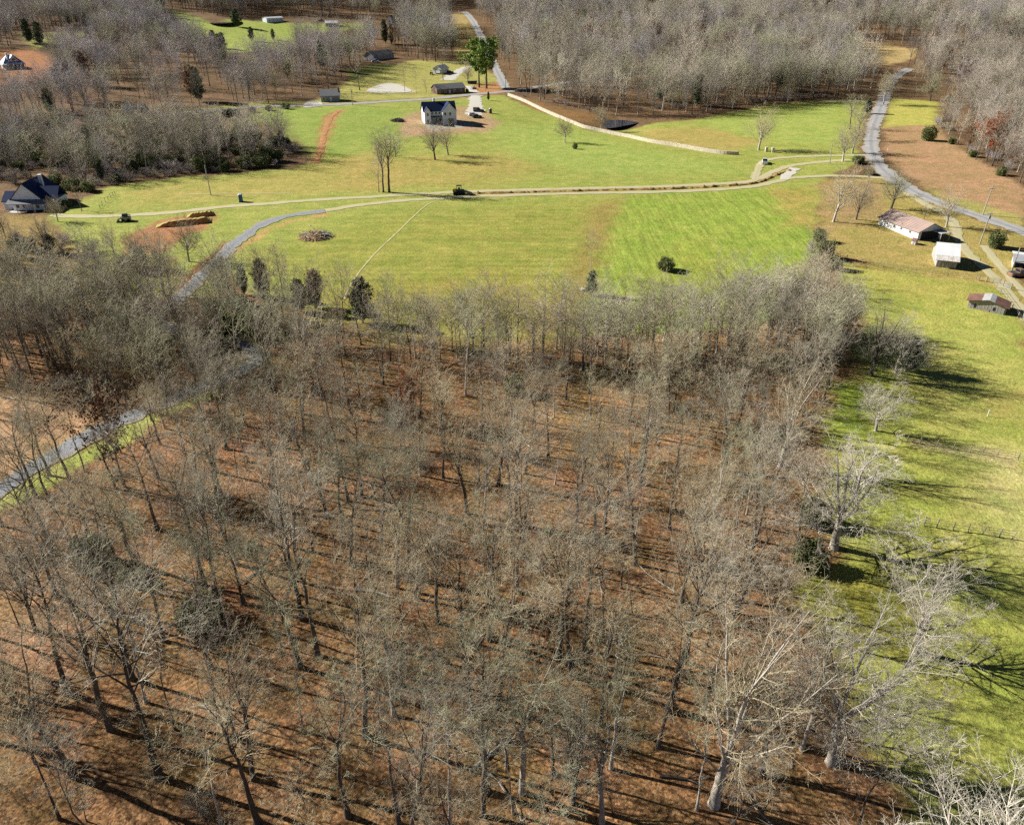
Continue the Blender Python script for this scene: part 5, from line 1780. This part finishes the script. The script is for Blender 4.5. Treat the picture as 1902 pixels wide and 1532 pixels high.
# ------------------------------------------------------------------ vehicles and machines
def car(px, py, rz, paint, label, cat='car', pickup=False, L=4.7, W=1.85, H=1.5):
    b = P(px, py)
    t = empty('parked_car' if not pickup else 'pickup_truck', b, rz, label, cat)
    g = 0.28
    hw = W / 2
    if pickup:
        low = [(-L / 2, g), (L / 2, g), (L / 2, 0.85), (L * 0.44, 1.0), (L * 0.2, 1.08), (-L / 2, 1.1)]
        cab = [(L * 0.2, 1.08), (L * 0.08, H + 0.3), (-L * 0.12, H + 0.3), (-L * 0.14, 1.08)]
    else:
        low = [(-L / 2, g), (L / 2, g), (L / 2, 0.7), (L * 0.44, 0.85), (L * 0.2, 0.95), (-L * 0.4, 0.98), (-L / 2, 0.9)]
        cab = [(L * 0.2, 0.95), (L * 0.06, H), (-L * 0.26, H), (-L * 0.42, 0.98)]
    MB().prism(low, 'y', -hw, hw).build('body', M[paint], t, bevel=0.06)
    z0, z1 = cab[0][1], cab[1][1]
    mb = MB()
    vs = []
    for (x, z), w in zip(cab, (hw * 0.92, hw * 0.76, hw * 0.76, hw * 0.92)):
        vs += [(x, -w, z), (x, w, z)]
    mb.add(vs, [(0, 1, 3, 2), (2, 3, 5, 4), (4, 5, 7, 6), (0, 2, 4, 6), (1, 7, 5, 3)])
    mb.build('cabin', M[paint], t)

    def quad(name, a, b2, k):
        p = MB()
        (xa, za), (xb, zb) = a, b2
        wa, wb = hw * 0.84, hw * 0.68
        n = Vector((zb - za, 0, -(xb - xa))).normalized() * k
        xa2, za2 = xa + (xb - xa) * 0.12, za + (zb - za) * 0.12
        xb2, zb2 = xa + (xb - xa) * 0.9, za + (zb - za) * 0.9
        p.add([(xa2 + n.x, -wa, za2 + n.z), (xa2 + n.x, wa, za2 + n.z), (xb2 + n.x, wb, zb2 + n.z), (xb2 + n.x, -wb, zb2 + n.z)], [(0, 1, 2, 3)])
        p.build(name, M['glass'], t)
    quad('windscreen', cab[0], cab[1], 0.02)
    quad('rear_window', cab[3], cab[2], -0.02)
    for s in (-1, 1):
        y0, y1 = s * (hw * 0.90 + 0.01), s * (hw * 0.78 + 0.01)
        x = [cab[0][0] - 0.35, cab[1][0] - 0.1, cab[2][0] + 0.1, cab[3][0] + 0.35]
        MB().add([(x[0], y0, z0 + 0.08), (x[1], y1, z1 - 0.1), (x[2], y1, z1 - 0.1), (x[3], y0, z0 + 0.08)], [(0, 1, 2, 3)]).build('side_window', M['glass'], t)
        for xw in (L * 0.31, -L * 0.31):
            n = 12
            w = MB().prism([(xw + 0.34 * math.cos(6.283 * k / n), 0.34 + 0.34 * math.sin(6.283 * k / n)) for k in range(n)], 'y', s * hw - 0.14, s * hw + 0.06).build('wheel', M['tyre'], t)
            MB().prism([(xw + 0.19 * math.cos(6.283 * k / n), 0.34 + 0.19 * math.sin(6.283 * k / n)) for k in range(n)], 'y', s * hw + (0.06 if s > 0 else -0.08) - 0.0, s * hw + (0.08 if s > 0 else -0.06) + 0.0).build('rim', M['metal_grey'], w)
        MB().box(L / 2 - 0.02, L / 2 + 0.03, s * hw * 0.75 - 0.16, s * hw * 0.75 + 0.16, 0.6, 0.72).build('headlight', M['white_trim'], t)
        MB().box(-L / 2 - 0.03, -L / 2 + 0.02, s * hw * 0.8 - 0.1, s * hw * 0.8 + 0.1, 0.65, 0.85).build('tail_light', M['car_red'], t)
    if pickup:
        MB().box(-L / 2 + 0.1, -L * 0.16, -hw + 0.12, hw - 0.12, 1.101, 1.108).build('truck_bed', M['metal_dark'], t)
    return t


car(1420, 304, R(75), 'car_white', "white pickup parked where the track bends to the field", 'pickup', True, 5.4, 2.0, 1.6)
car(827, 134, R(10), 'car_dark', "black car on the white gravel beside the garage", 'car')
car(836, 136, R(10), 'car_dark', "dark low car farther right on the gravel beside the garage", 'car')
car(879, 166, R(60), 'car_white', "white car at the roadside drive below the pines", 'car')
car(889, 208, R(5), 'car_dark', "black pickup parked on the new house's drive", 'pickup', True, 5.4, 2.0, 1.6)
car(879, 215, R(15), 'car_white', "silver-white car on the new house's drive nearest the meadow", 'car')
car(886, 219, R(20), 'car_dark', "dark car right of the silver one by the new house", 'car')
car(1892, 513, R(8), 'car_brown', "brown pickup under the carport at the right edge", 'pickup', True, 5.4, 2.0, 1.6)
car(597, 40, R(5), 'car_red', "small red truck before the far tree belt", 'truck', True, 6.0, 2.2, 1.8)
car(697, 116, R(15), 'car_white', "white van-like car by the house hidden in trees", 'car', False, 5.2, 2.0, 1.9)


def dumpster(px, py):
    t = empty('dumpster', P(px, py), R(10), "black open dumpster beside the brick house's drive", 'dumpster')
    MB().prism([(-2.6, 0.15), (2.6, 0.15), (3.0, 1.7), (-3.0, 1.7)], 'y', -1.1, 1.1).build('body', M['metal_dark'], t)
    MB().box(-2.8, 2.8, -0.95, 0.95, 1.69, 1.74).build('load', M['wood_tan'], t)
    for x in (-2.0, -0.7, 0.7, 2.0):
        MB().box(x - 0.06, x + 0.06, -1.17, -1.1, 0.2, 1.7).build('rib', M['metal_dark'], t)


dumpster(877, 156)


def pallet_stack(px, py):
    t = empty('lumber_stack', P(px, py), R(4), "stacked lumber and pallets on the new house's drive", 'lumber')
    for k in range(5):
        MB().box(-1.5, 1.5, -0.9, 0.9, 0.12 + k * 0.34, 0.36 + k * 0.34).build('board_layer', M[['wood_tan', 'wood_grey'][k % 2]], t)
        for x in (-1.2, 0, 1.2):
            MB().box(x - 0.06, x + 0.06, -0.88, 0.88, k * 0.34, 0.12 + k * 0.34).build('batten', M['wood_grey'], t)


pallet_stack(884, 206)


def portable_toilet(px, py, body, label):
    t = empty('portable_toilet', P(px, py), R(20), label, 'portable toilet')
    MB().box(-0.6, 0.6, -0.6, 0.6, 0.12, 2.15).build('cabin', M[body], t, bevel=0.04)
    MB().box(-0.68, 0.68, -0.68, 0.68, 0.0, 0.12).build('base', M['metal_dark'], t)
    rf = MB().add([(-0.66, -0.66, 2.15), (0.66, -0.66, 2.15), (0.66, 0.66, 2.15), (-0.66, 0.66, 2.15), (-0.35, -0.35, 2.42), (0.35, -0.35, 2.42), (0.35, 0.35, 2.42), (-0.35, 0.35, 2.42)],
                  [(3, 2, 1, 0), (4, 5, 6, 7), (0, 1, 5, 4), (1, 2, 6, 5), (2, 3, 7, 6), (3, 0, 4, 7)]).build('roof', M['plastic_white'], t)
    d = MB().box(-0.42, 0.42, -0.64, -0.6, 0.2, 2.0).build('door', M[body], t)
    MB().box(0.28, 0.36, -0.68, -0.64, 1.0, 1.15).build('handle', M['plastic_white'], d)
    MB().tube([(0.4, 0.45, 2.1), (0.4, 0.45, 2.75)], 0.06).build('vent_pipe', M['plastic_white'], t)


portable_toilet(448, 375, 'plastic_blue', "blue portable toilet beside the dirt track")
portable_toilet(911, 211, 'metal_dark', "dark portable toilet with a white roof beside the new house's drive")


def trencher(px, py):
    t = empty('trenching_machine', P(px, py), R(2), "yellow and black trenching machine at the head of the dirt row", 'machine')
    for s in (-1, 1):
        n = 10
        pr = [(-1.5 + 0.45 * math.cos(math.pi / 2 + math.pi * k / n), 0.45 + 0.45 * math.sin(math.pi / 2 + math.pi * k / n)) for k in range(n + 1)]
        pr += [(1.5 + 0.45 * math.cos(-math.pi / 2 + math.pi * k / n), 0.45 + 0.45 * math.sin(-math.pi / 2 + math.pi * k / n)) for k in range(n + 1)]
        MB().prism(pr, 'y', s * 0.95 - 0.25, s * 0.95 + 0.25).build('track', M['tyre'], t)
    MB().box(-1.9, 1.6, -0.7, 0.7, 0.6, 1.5).build('body', M['metal_dark'], t, bevel=0.05)
    MB().box(-2.1, -0.9, -0.75, 0.75, 0.9, 1.75).build('hood', M['yellow'], t, bevel=0.06)
    c = MB()
    for x in (-0.7, 0.7):
        for y in (-0.65, 0.65):
            c.box(x - 0.05, x + 0.05, y - 0.05, y + 0.05, 1.5, 2.7)
    c.build('roll_cage', M['metal_dark'], t)
    MB().box(-0.85, 0.85, -0.8, 0.8, 2.7, 2.8).build('canopy', M['metal_dark'], t)
    MB().box(-0.3, 0.3, -0.3, 0.3, 1.5, 2.1).build('seat', M['tyre'], t)
    MB().prism([(1.5, 1.4), (4.2, 0.5), (4.3, 0.1), (1.5, 0.6)], 'y', -0.25, 0.25).build('digging_boom', M['metal_grey'], t)
    for k in range(7):
        x = 1.9 + k * 0.35
        MB().box(x, x + 0.1, -0.32, 0.32, 1.25 - k * 0.11, 1.38 - k * 0.11).build('digging_tooth', M['metal_dark'], t)


trencher(853, 361)


def loader(px, py):
    t = empty('skid_steer', P(px, py), R(-165), "dark grey skid steer loader with a pale hood at the track's edge", 'loader')
    MB().prism([(-1.5, 0.35), (1.0, 0.35), (1.2, 1.0), (0.9, 1.3), (-1.5, 1.4)], 'y', -0.7, 0.7).build('body', M['metal_grey'], t, bevel=0.05)
    MB().prism([(-0.8, 1.3), (0.8, 1.3), (0.6, 2.2), (-0.7, 2.2)], 'y', -0.6, 0.6).build('cab', M['metal_dark'], t, bevel=0.04)
    for s in (-1, 1):
        MB().tube([(-1.4, s * 0.85, 1.5), (-0.6, s * 0.85, 1.75), (1.4, s * 0.85, 1.0), (2.0, s * 0.85, 0.4)], 0.12, 6).build('lift_arm', M['metal_dark'], t)
        for x in (-0.9, 0.6):
            n = 12
            MB().prism([(x + 0.42 * math.cos(6.283 * k / n), 0.42 + 0.42 * math.sin(6.283 * k / n)) for k in range(n)], 'y', s * 0.85 - 0.15, s * 0.85 + 0.15).build('wheel', M['tyre'], t)
    MB().prism([(1.9, 0.05), (2.7, 0.05), (2.2, 0.35), (2.0, 0.8), (1.9, 0.8)], 'y', -0.95, 0.95).build('bucket', M['metal_dark'], t)


loader(234, 411)


def tractor(px, py):
    t = empty('tractor', P(px, py), R(100), "dark green tractor in front of the garage", 'tractor')
    MB().box(0.2, 1.9, -0.35, 0.35, 0.7, 1.4).build('hood', M['green_paint'], t, bevel=0.06)
    MB().box(-1.2, 0.3, -0.45, 0.45, 0.6, 1.1).build('chassis', M['green_paint'], t)
    MB().box(-0.9, 0.3, -0.6, 0.6, 2.2, 2.3).build('canopy', M['metal_dark'], t)
    for x in (-0.8, 0.2):
        for y in (-0.5, 0.5):
            MB().box(x - 0.04, x + 0.04, y - 0.04, y + 0.04, 1.1, 2.2).build('post', M['metal_dark'], t)
    for x, r, w in ((-0.7, 0.75, 0.4), (1.4, 0.45, 0.28)):
        for s in (-1, 1):
            n = 14
            MB().prism([(x + r * math.cos(6.283 * k / n), r + r * math.sin(6.283 * k / n)) for k in range(n)], 'y', s * 0.75 - w / 2, s * 0.75 + w / 2).build('wheel', M['tyre'], t)


tractor(801, 139)


# ------------------------------------------------------------------ walls, fences, poles, piles
def stone_wall():
    pts = [(944, 178), (975, 190), (1010, 207), (1050, 224), (1085, 238), (1120, 246), (1165, 255), (1210, 265), (1260, 273), (1310, 282), (1345, 287), (1372, 288)]
    c = smooth_line(pts, 0.9)
    g = random.Random(5)
    base = P(*pts[0])
    t = empty('stone_wall', base, 0, "long pale dry stone wall curving down through the meadow", 'wall')
    mb = MB()
    for i in range(len(c) - 1):
        a, b = c[i], c[i + 1]
        d = b - a
        ln = float(np.hypot(*d))
        d = d / ln
        n = np.array([-d[1], d[0]])
        z0 = float(height(*a)) - 0.2
        z1 = float(height(*b)) - 0.2
        for row, (hb, ht, w) in enumerate(((0, 0.65, 0.48), (0.66, 1.15, 0.40), (1.16, 1.5 + g.uniform(0, 0.12), 0.36))):
            s = 0.02 + 0.0 * row
            w0 = w + g.uniform(-0.04, 0.05)
            q = []
            for pp, zz in ((a + d * s, z0), (b - d * s, z1)):
                for sd in (-1, 1):
                    q.append((pp + n * sd * w0, zz))
            vs = [(p[0] - base.x, p[1] - base.y, z + hb - base.z) for p, z in q] + [(p[0] - base.x, p[1] - base.y, z + ht - base.z) for p, z in q]
            mb.add(vs, [(0, 1, 3, 2), (4, 6, 7, 5), (0, 4, 5, 1), (2, 3, 7, 6), (0, 2, 6, 4), (1, 5, 7, 3)])
    o = mb.build('stones', M['stone'], t)
    o['kind'] = 'stuff'


stone_wall()


def fence(name, pts, step, hgt, label, mat='post', rails=3, rail_mat='wire', rr=0.02, pr=0.08):
    c = smooth_line(pts, step)
    base = Vector((c[0][0], c[0][1], float(height(*c[0]))))
    t = empty(name, base, 0, label, 'fence')
    pm = MB().tube([(0, 0, -0.3), (0, 0, hgt)], pr, 6).mesh('post', M[mat])
    q = []
    for x, y in c:
        z = float(height(x, y))
        q.append(Vector((x, y, z)) - base)
        o = link('post', pm, t, q[-1], (random.gauss(0, 0.04), random.gauss(0, 0.04), random.uniform(0, 6)))
        o.scale = (1, 1, random.uniform(0.9, 1.1))
    for k in range(rails):
        z = hgt * (0.35 + 0.55 * k / max(1, rails - 1))
        MB().tube([p + Vector((0, 0, z)) for p in q], rr, 4).build('wire' if rail_mat == 'wire' else 'rail', M[rail_mat], t)


fence('wire_fence', [(1572, 483), (1640, 496), (1700, 507), (1760, 514), (1812, 520), (1818, 522)], 4.5, 1.35, "wire fence between the farm yard and the green pasture")
fence('wire_fence', [(1684, 820), (1740, 829), (1800, 840), (1850, 848), (1925, 860)], 4.0, 1.35, "wire fence with pale posts crossing the middle of the pasture")
fence('wire_fence', [(1716, 976), (1770, 984), (1825, 992), (1880, 1001)], 3.2, 1.4, "short row of pale fence posts in the oak's shadow")
fence('rail_fence', [(1436, 284), (1470, 284), (1505, 285), (1538, 285)], 3.0, 1.4, "dark rail fence running from the big tree to the road trees", 'wood_grey', 3, 'wood_grey', 0.05)
fence('post_fence', [(186, 388), (196, 376), (206, 368), (214, 362)], 2.5, 1.4, "short brown post fence by the gabled house's lawn", 'wood_grey', 2, 'wire')
fence('wire_fence', [(1850, 535), (1868, 560), (1890, 590), (1910, 618)], 4.0, 1.35, "wire fence along the farm drive past the grey shed")


def gate(pa, pb, label):
    o, a, L = site(pa, pb)
    t = empty('farm_gate', o, a, label, 'gate')
    for k in range(5):
        MB().tube([(0.1, 0, 0.25 + k * 0.24), (L - 0.1, 0, 0.25 + k * 0.24)], 0.03, 6).build('rail', M['metal_grey'], t)
    for x in (0.12, L / 2, L - 0.12):
        MB().tube([(x, 0, 0.2), (x, 0, 1.25)], 0.03, 6).build('upright', M['metal_grey'], t)
    for x in (-0.1, L + 0.1):
        MB().tube([(x, 0, -0.4), (x, 0, 1.6)], 0.11, 6).build('post', M['post'], t)


gate((1832, 524), (1856, 527), "grey tube gate across the pasture entrance by the farm drive")
gate((1863, 532), (1876, 538), "small grey gate beside the tube gate at the farm drive")


def pillar(px, py, label):
    t = empty('gate_pillar', P(px, py), 0, label, 'pillar')
    MB().box(-0.5, 0.5, -0.5, 0.5, -0.2, 1.6).build('shaft', M['stone'], t, bevel=0.05)
    MB().box(-0.6, 0.6, -0.6, 0.6, 1.6, 1.8).build('cap', M['stone'], t)


pillar(1423, 282, "pale stone pillar beside the big tree at the wall's end")
pillar(1435, 283, "darker stone pillar at the start of the rail fence")


def utility_pole(px, py, h, label, lean=0.0, arm=True, box=False, mat='post', base_bush=False):
    t = empty('utility_pole', P(px, py), R(20), label, 'pole')
    t.rotation_euler = (0, lean, R(20))
    MB().tube([(0, 0, -0.5), (0, 0, h)], [0.17, 0.11], 8).build('shaft', M[mat], t)
    if arm:
        MB().box(-1.1, 1.1, -0.06, 0.06, h - 0.8, h - 0.66).build('crossarm', M['wood_grey'], t)
        for x in (-1.0, -0.4, 0.4, 1.0):
            MB().tube([(x, 0, h - 0.66), (x, 0, h - 0.45)], 0.05, 6).build('insulator', M['metal_grey'], t)
    if box:
        MB().tube([(0.32, 0, h - 2.0), (0.32, 0, h - 1.1)], 0.24, 10).build('transformer', M['metal_grey'], t)


utility_pole(1819, 455, 9.0, "wooden utility pole with transformer beside the round green bush", 0.05, True, True)
utility_pole(1878, 504, 6.0, "bare wooden pole in front of the carport", 0.06, False)
utility_pole(392, 363, 9.5, "dark thin pole standing in the left meadow", -0.02, False, False, 'wood_grey')
utility_pole(655, 196, 8.0, "utility pole beside the long grey-roofed house", 0.0, True, True)
utility_pole(939, 165, 8.5, "dark utility pole at the road junction", 0.0, True, False, 'wood_grey')
utility_pole(902, 170, 8.0, "pale utility pole in front of the pines", 0.0, True, True)
utility_pole(1825, 400, 8.5, "utility pole on the far side of the right-hand road", 0.06, True)
utility_pole(1541, 305, 7.5, "dark pole among the trees at the track's road end", -0.1, False, False, 'wood_grey')


def brush_pile(name, px, py, rx, ry, hz, n, label, mats):
    b = P(px, py)
    g = random.Random(int(px))
    t = empty(name, b, 0, label, 'brush pile')
    lump = MB()
    rings, seg = 5, 14
    vs = [(0, 0, hz * 0.8)]
    for i in range(1, rings + 1):
        for k in range(seg):
            a = 6.283 * k / seg
            r = i / rings
            z = hz * max(0, 1 - r * r) * (0.65 + 0.35 * g.random())
            vs.append((rx * r * math.cos(a) * (0.85 + 0.3 * g.random()), ry * r * math.sin(a) * (0.85 + 0.3 * g.random()), z - (0.1 if i == rings else 0)))
    fs = [(0, 1 + k, 1 + (k + 1) % seg) for k in range(seg)]
    for i in range(rings - 1):
        for k in range(seg):
            o1, o2 = 1 + i * seg, 1 + (i + 1) * seg
            fs.append((o1 + k, o2 + k, o2 + (k + 1) % seg, o1 + (k + 1) % seg))
    lump.add(vs, fs).build('soil_heap', M[mats[0]], t)
    for m, cnt, r0, r1 in ((mats[1], n, 0.03, 0.09), (mats[2], n // 8, 0.1, 0.2)):
        st = MB()
        for _ in range(cnt):
            a, r = g.uniform(0, 6.283), math.sqrt(g.random())
            c = Vector((rx * r * math.cos(a), ry * r * math.sin(a), hz * (1 - r * r) * 0.75 + 0.1))
            d = Vector((g.gauss(0, 1), g.gauss(0, 1), g.gauss(0, 0.35))).normalized() * g.uniform(0.5, 1.6)
            rr = g.uniform(r0, r1)
            st.tube([c - d, c + d * 0.2 + Vector((g.gauss(0, .1), g.gauss(0, .1), g.gauss(0, .1))), c + d], [rr, rr * 0.8, rr * 0.3], 4)
        st.build('branches' if r1 < 0.1 else 'logs', M[m], t)


brush_pile('brush_pile', 587, 440, 4.6, 4.0, 1.5, 170, "heap of dead branches and stumps in the meadow", ['soil_dark', 'bark_pale', 'bark_white'])
brush_pile('brush_pile', 739, 225, 3.2, 3.0, 1.3, 90, "dark brush heap left of the new house", ['dark_open', 'bark', 'bark'])
brush_pile('brush_pile', 620, 157, 2.0, 2.0, 0.7, 50, "small dark brush heap at the top of the sand pad's bank", ['dark_open', 'bark', 'bark'])
brush_pile('brush_pile', 150, 712, 5.5, 3.0, 1.1, 170, "tangled grey fallen branches above the red clearing", ['soil_dark', 'bark_pale', 'bark_pale'])


def spoil_row():
    """the loose soil thrown up along the new trench"""
    pts = [(868, 360), (950, 358.5), (1100, 354.5), (1250, 351), (1360, 345), (1405, 340), (1432, 330), (1450, 322), (1468, 317)]
    c = smooth_line(pts, 0.55)
    t = np.gradient(c, axis=0)
    t /= np.linalg.norm(t, axis=1)[:, None]
    n = np.stack([-t[:, 1], t[:, 0]], 1)
    g = np.random.default_rng(3)
    us = np.linspace(-1, 1, 7)
    V = []
    top = 0.36 + 0.30 * vnoise(c[:, 0], c[:, 1], 0.5, 61) + 0.2 * g.normal(0, 1, len(c))
    for u in us:
        p = c + n * (u * 0.85 + g.normal(0, 0.06, len(c)))[:, None]
        z = height(p[:, 0], p[:, 1]) + 0.02 + np.maximum(0.0, top) * (1 - abs(u)) ** 0.8 + (g.normal(0, 0.06, len(c)) if abs(u) < 0.9 else -0.06)
        V.append(np.concatenate([p, z[:, None]], 1))
    V = np.stack(V, 1).reshape(-1, 3)
    k = len(us)
    i = np.arange(len(c) - 1)[:, None] * k + np.arange(k - 1)[None, :]
    q = np.stack([i, i + 1, i + 1 + k, i + k], -1).reshape(-1, 4)
    o = link('soil_ridge', np_mesh('soil_ridge', V, [q], M['soil_dark']))
    tag(o, "long ridge of loose brown soil between the two dirt tracks", 'soil', None, 'stuff')


spoil_row()


def cut_bank(pa, pb, h, back, label):
    o, a, L = site(pa, pb)
    t = empty('soil_bank', o, a, label, 'soil bank')
    g = random.Random(int(L * 10))
    n = 24
    vs, fs = [], []
    for i in range(n + 1):
        x = L * i / n
        e = min(1, 4 * i / n, 8 * (n - i) / n)
        j = g.uniform(-0.12, 0.12)
        hh = h * e * g.uniform(0.85, 1.1)
        for y, z in ((-0.35 + j, -0.3), (-0.15 + j, hh * 0.6), (0.05 + j, hh), (back * 0.5, hh * 0.75), (back, -0.15)):
            dz = float(height(*((o + Matrix.Rotation(a, 3, 'Z') @ Vector((x, y, 0)))[:2]))) - o.z
            vs.append((x, y, z + dz))
    for i in range(n):
        for k in range(4):
            fs.append((i * 5 + k, (i + 1) * 5 + k, (i + 1) * 5 + k + 1, i * 5 + k + 1))
    MB().add(vs, [f for j, f in enumerate(fs) if j % 4 < 2]).build('bank_face', M['soil_red'], t)
    MB().add(vs, [f for j, f in enumerate(fs) if j % 4 >= 2]).build('bank_top', M['bank_top'], t)


cut_bank((346, 406), (398, 400), 1.3, 5.0, "upper step of the red soil diggings")
cut_bank((288, 424), (394, 413), 1.5, 5.5, "lower longer step of the red soil diggings")


def log(pa, pb, r, mat, label, up=0.0):
    a, b = P(*pa), P(*pb)
    t = empty('fallen_log', a, 0, label, 'log')
    d = b - a
    d.z += up
    m = [Vector((0, 0, r)), d * 0.35 + Vector((0.1, 0.1, r)), d * 0.7 + Vector((-0.1, 0.15, r)), d + Vector((0, 0, r * 0.6))]
    MB().tube(m, [r, r * 0.9, r * 0.7, r * 0.3], 8).build('stem', M[mat], t)
    for k, s in ((1, 1), (2, -1), (2, 1)):
        q = m[k]
        e = q + d.normalized() * 1.2 + Vector((-d.y, d.x, 0)).normalized() * s * 0.8 + Vector((0, 0, 0.5))
        MB().tube([q, (q + e) / 2 + Vector((0, 0, 0.1)), e], [r * 0.4, r * 0.3, r * 0.1], 5).build('branch', M[mat], t)


log((148, 749), (180, 735), 0.32, 'bark_white', "white fallen log at the edge of the red clearing")
log((872, 1432), (955, 1370), 0.14, 'bark_white', "long pale fallen log slanting across the lower wood")
log((660, 1096), (730, 1110), 0.2, 'bark_pale', "fallen log lying below mid wood in long shadow")
log((1225, 1442), (1302, 1455), 0.16, 'bark', "dark fallen log near the tall pale tree")
log((30, 743), (2, 739), 0.2, 'bark_pale', "pale log at the left picture edge above the red clearing")
log((258, 1160), (268, 1148), 0.14, 'bark_white', "short pale log in the left wood")


def deadfall():
    g = random.Random(12)
    w = wpoly(NEAR_WOOD)
    mb = MB()
    n = 0
    while n < 240:
        x, y = g.uniform(-110, 70), g.uniform(34, 170)
        if not inside(w, np.array([x]), np.array([y]))[0]:
            continue
        n += 1
        z = float(height(x, y))
        a = g.uniform(0, 6.283)
        ln = g.choice([0.8, 1.2, 1.8, 2.6, 4.0, 6.5])
        r = 0.025 * ln ** 0.6 + 0.02
        d = Vector((math.cos(a), math.sin(a), 0))
        s = Vector((-d.y, d.x, 0))
        p = [Vector((x, y, z + r * 0.8)) + d * ln * t + s * g.gauss(0, 0.08) * ln * t + Vector((0, 0, g.uniform(0, 0.12) * ln * 0.3)) for t in (0, 0.33, 0.66, 1)]
        mb.tube(p, [r, r * 0.85, r * 0.6, r * 0.25], 5)
        for k in (1, 2):
            if ln > 1.5:
                e = p[k] + d * ln * 0.2 + s * g.choice((-1, 1)) * ln * 0.16 + Vector((0, 0, 0.15 * ln * g.random()))
                mb.tube([p[k], (p[k] + e) / 2, e], [r * 0.5, r * 0.4, r * 0.15], 4)
    o = mb.build('deadfall', M['bark_pale'])
    tag(o, "fallen limbs and sticks lying on the near wood's leaf floor", 'deadfall', None, 'stuff')


deadfall()


def white_marker(px, py, label):
    t = empty('marker_post', P(px, py), 0, label, 'marker')
    MB().tube([(0, 0, -0.2), (0, 0, 1.1)], 0.07, 6).build('shaft', M['white_trim'], t)
    MB().tube([(0, 0, 1.1), (0, 0, 1.18)], [0.1, 0.05], 6).build('cap', M['white_trim'], t)


white_marker(1834, 773, "small white marker post in the right pasture")
white_marker(1648, 281, "small white marker post right of the road")


def rock(px, py, s, mat, label):
    g = random.Random(int(px))
    b = P(px, py)
    bm = bmesh.new()
    bmesh.ops.create_icosphere(bm, subdivisions=2, radius=s)
    for v in bm.verts:
        v.co *= g.uniform(0.8, 1.15)
        v.co.z *= 0.6
    me = bpy.data.meshes.new('boulder')
    bm.to_mesh(me)
    bm.free()
    me.materials.append(M[mat])
    tag(link('boulder', me, None, (b.x, b.y, b.z + s * 0.25)), label, 'boulder')


rock(1083, 539, 0.75, 'stone', "white boulder at the foot of the ivy-green evergreen")
rock(576, 420, 0.3, 'stone', "small pale stone above the branch heap")
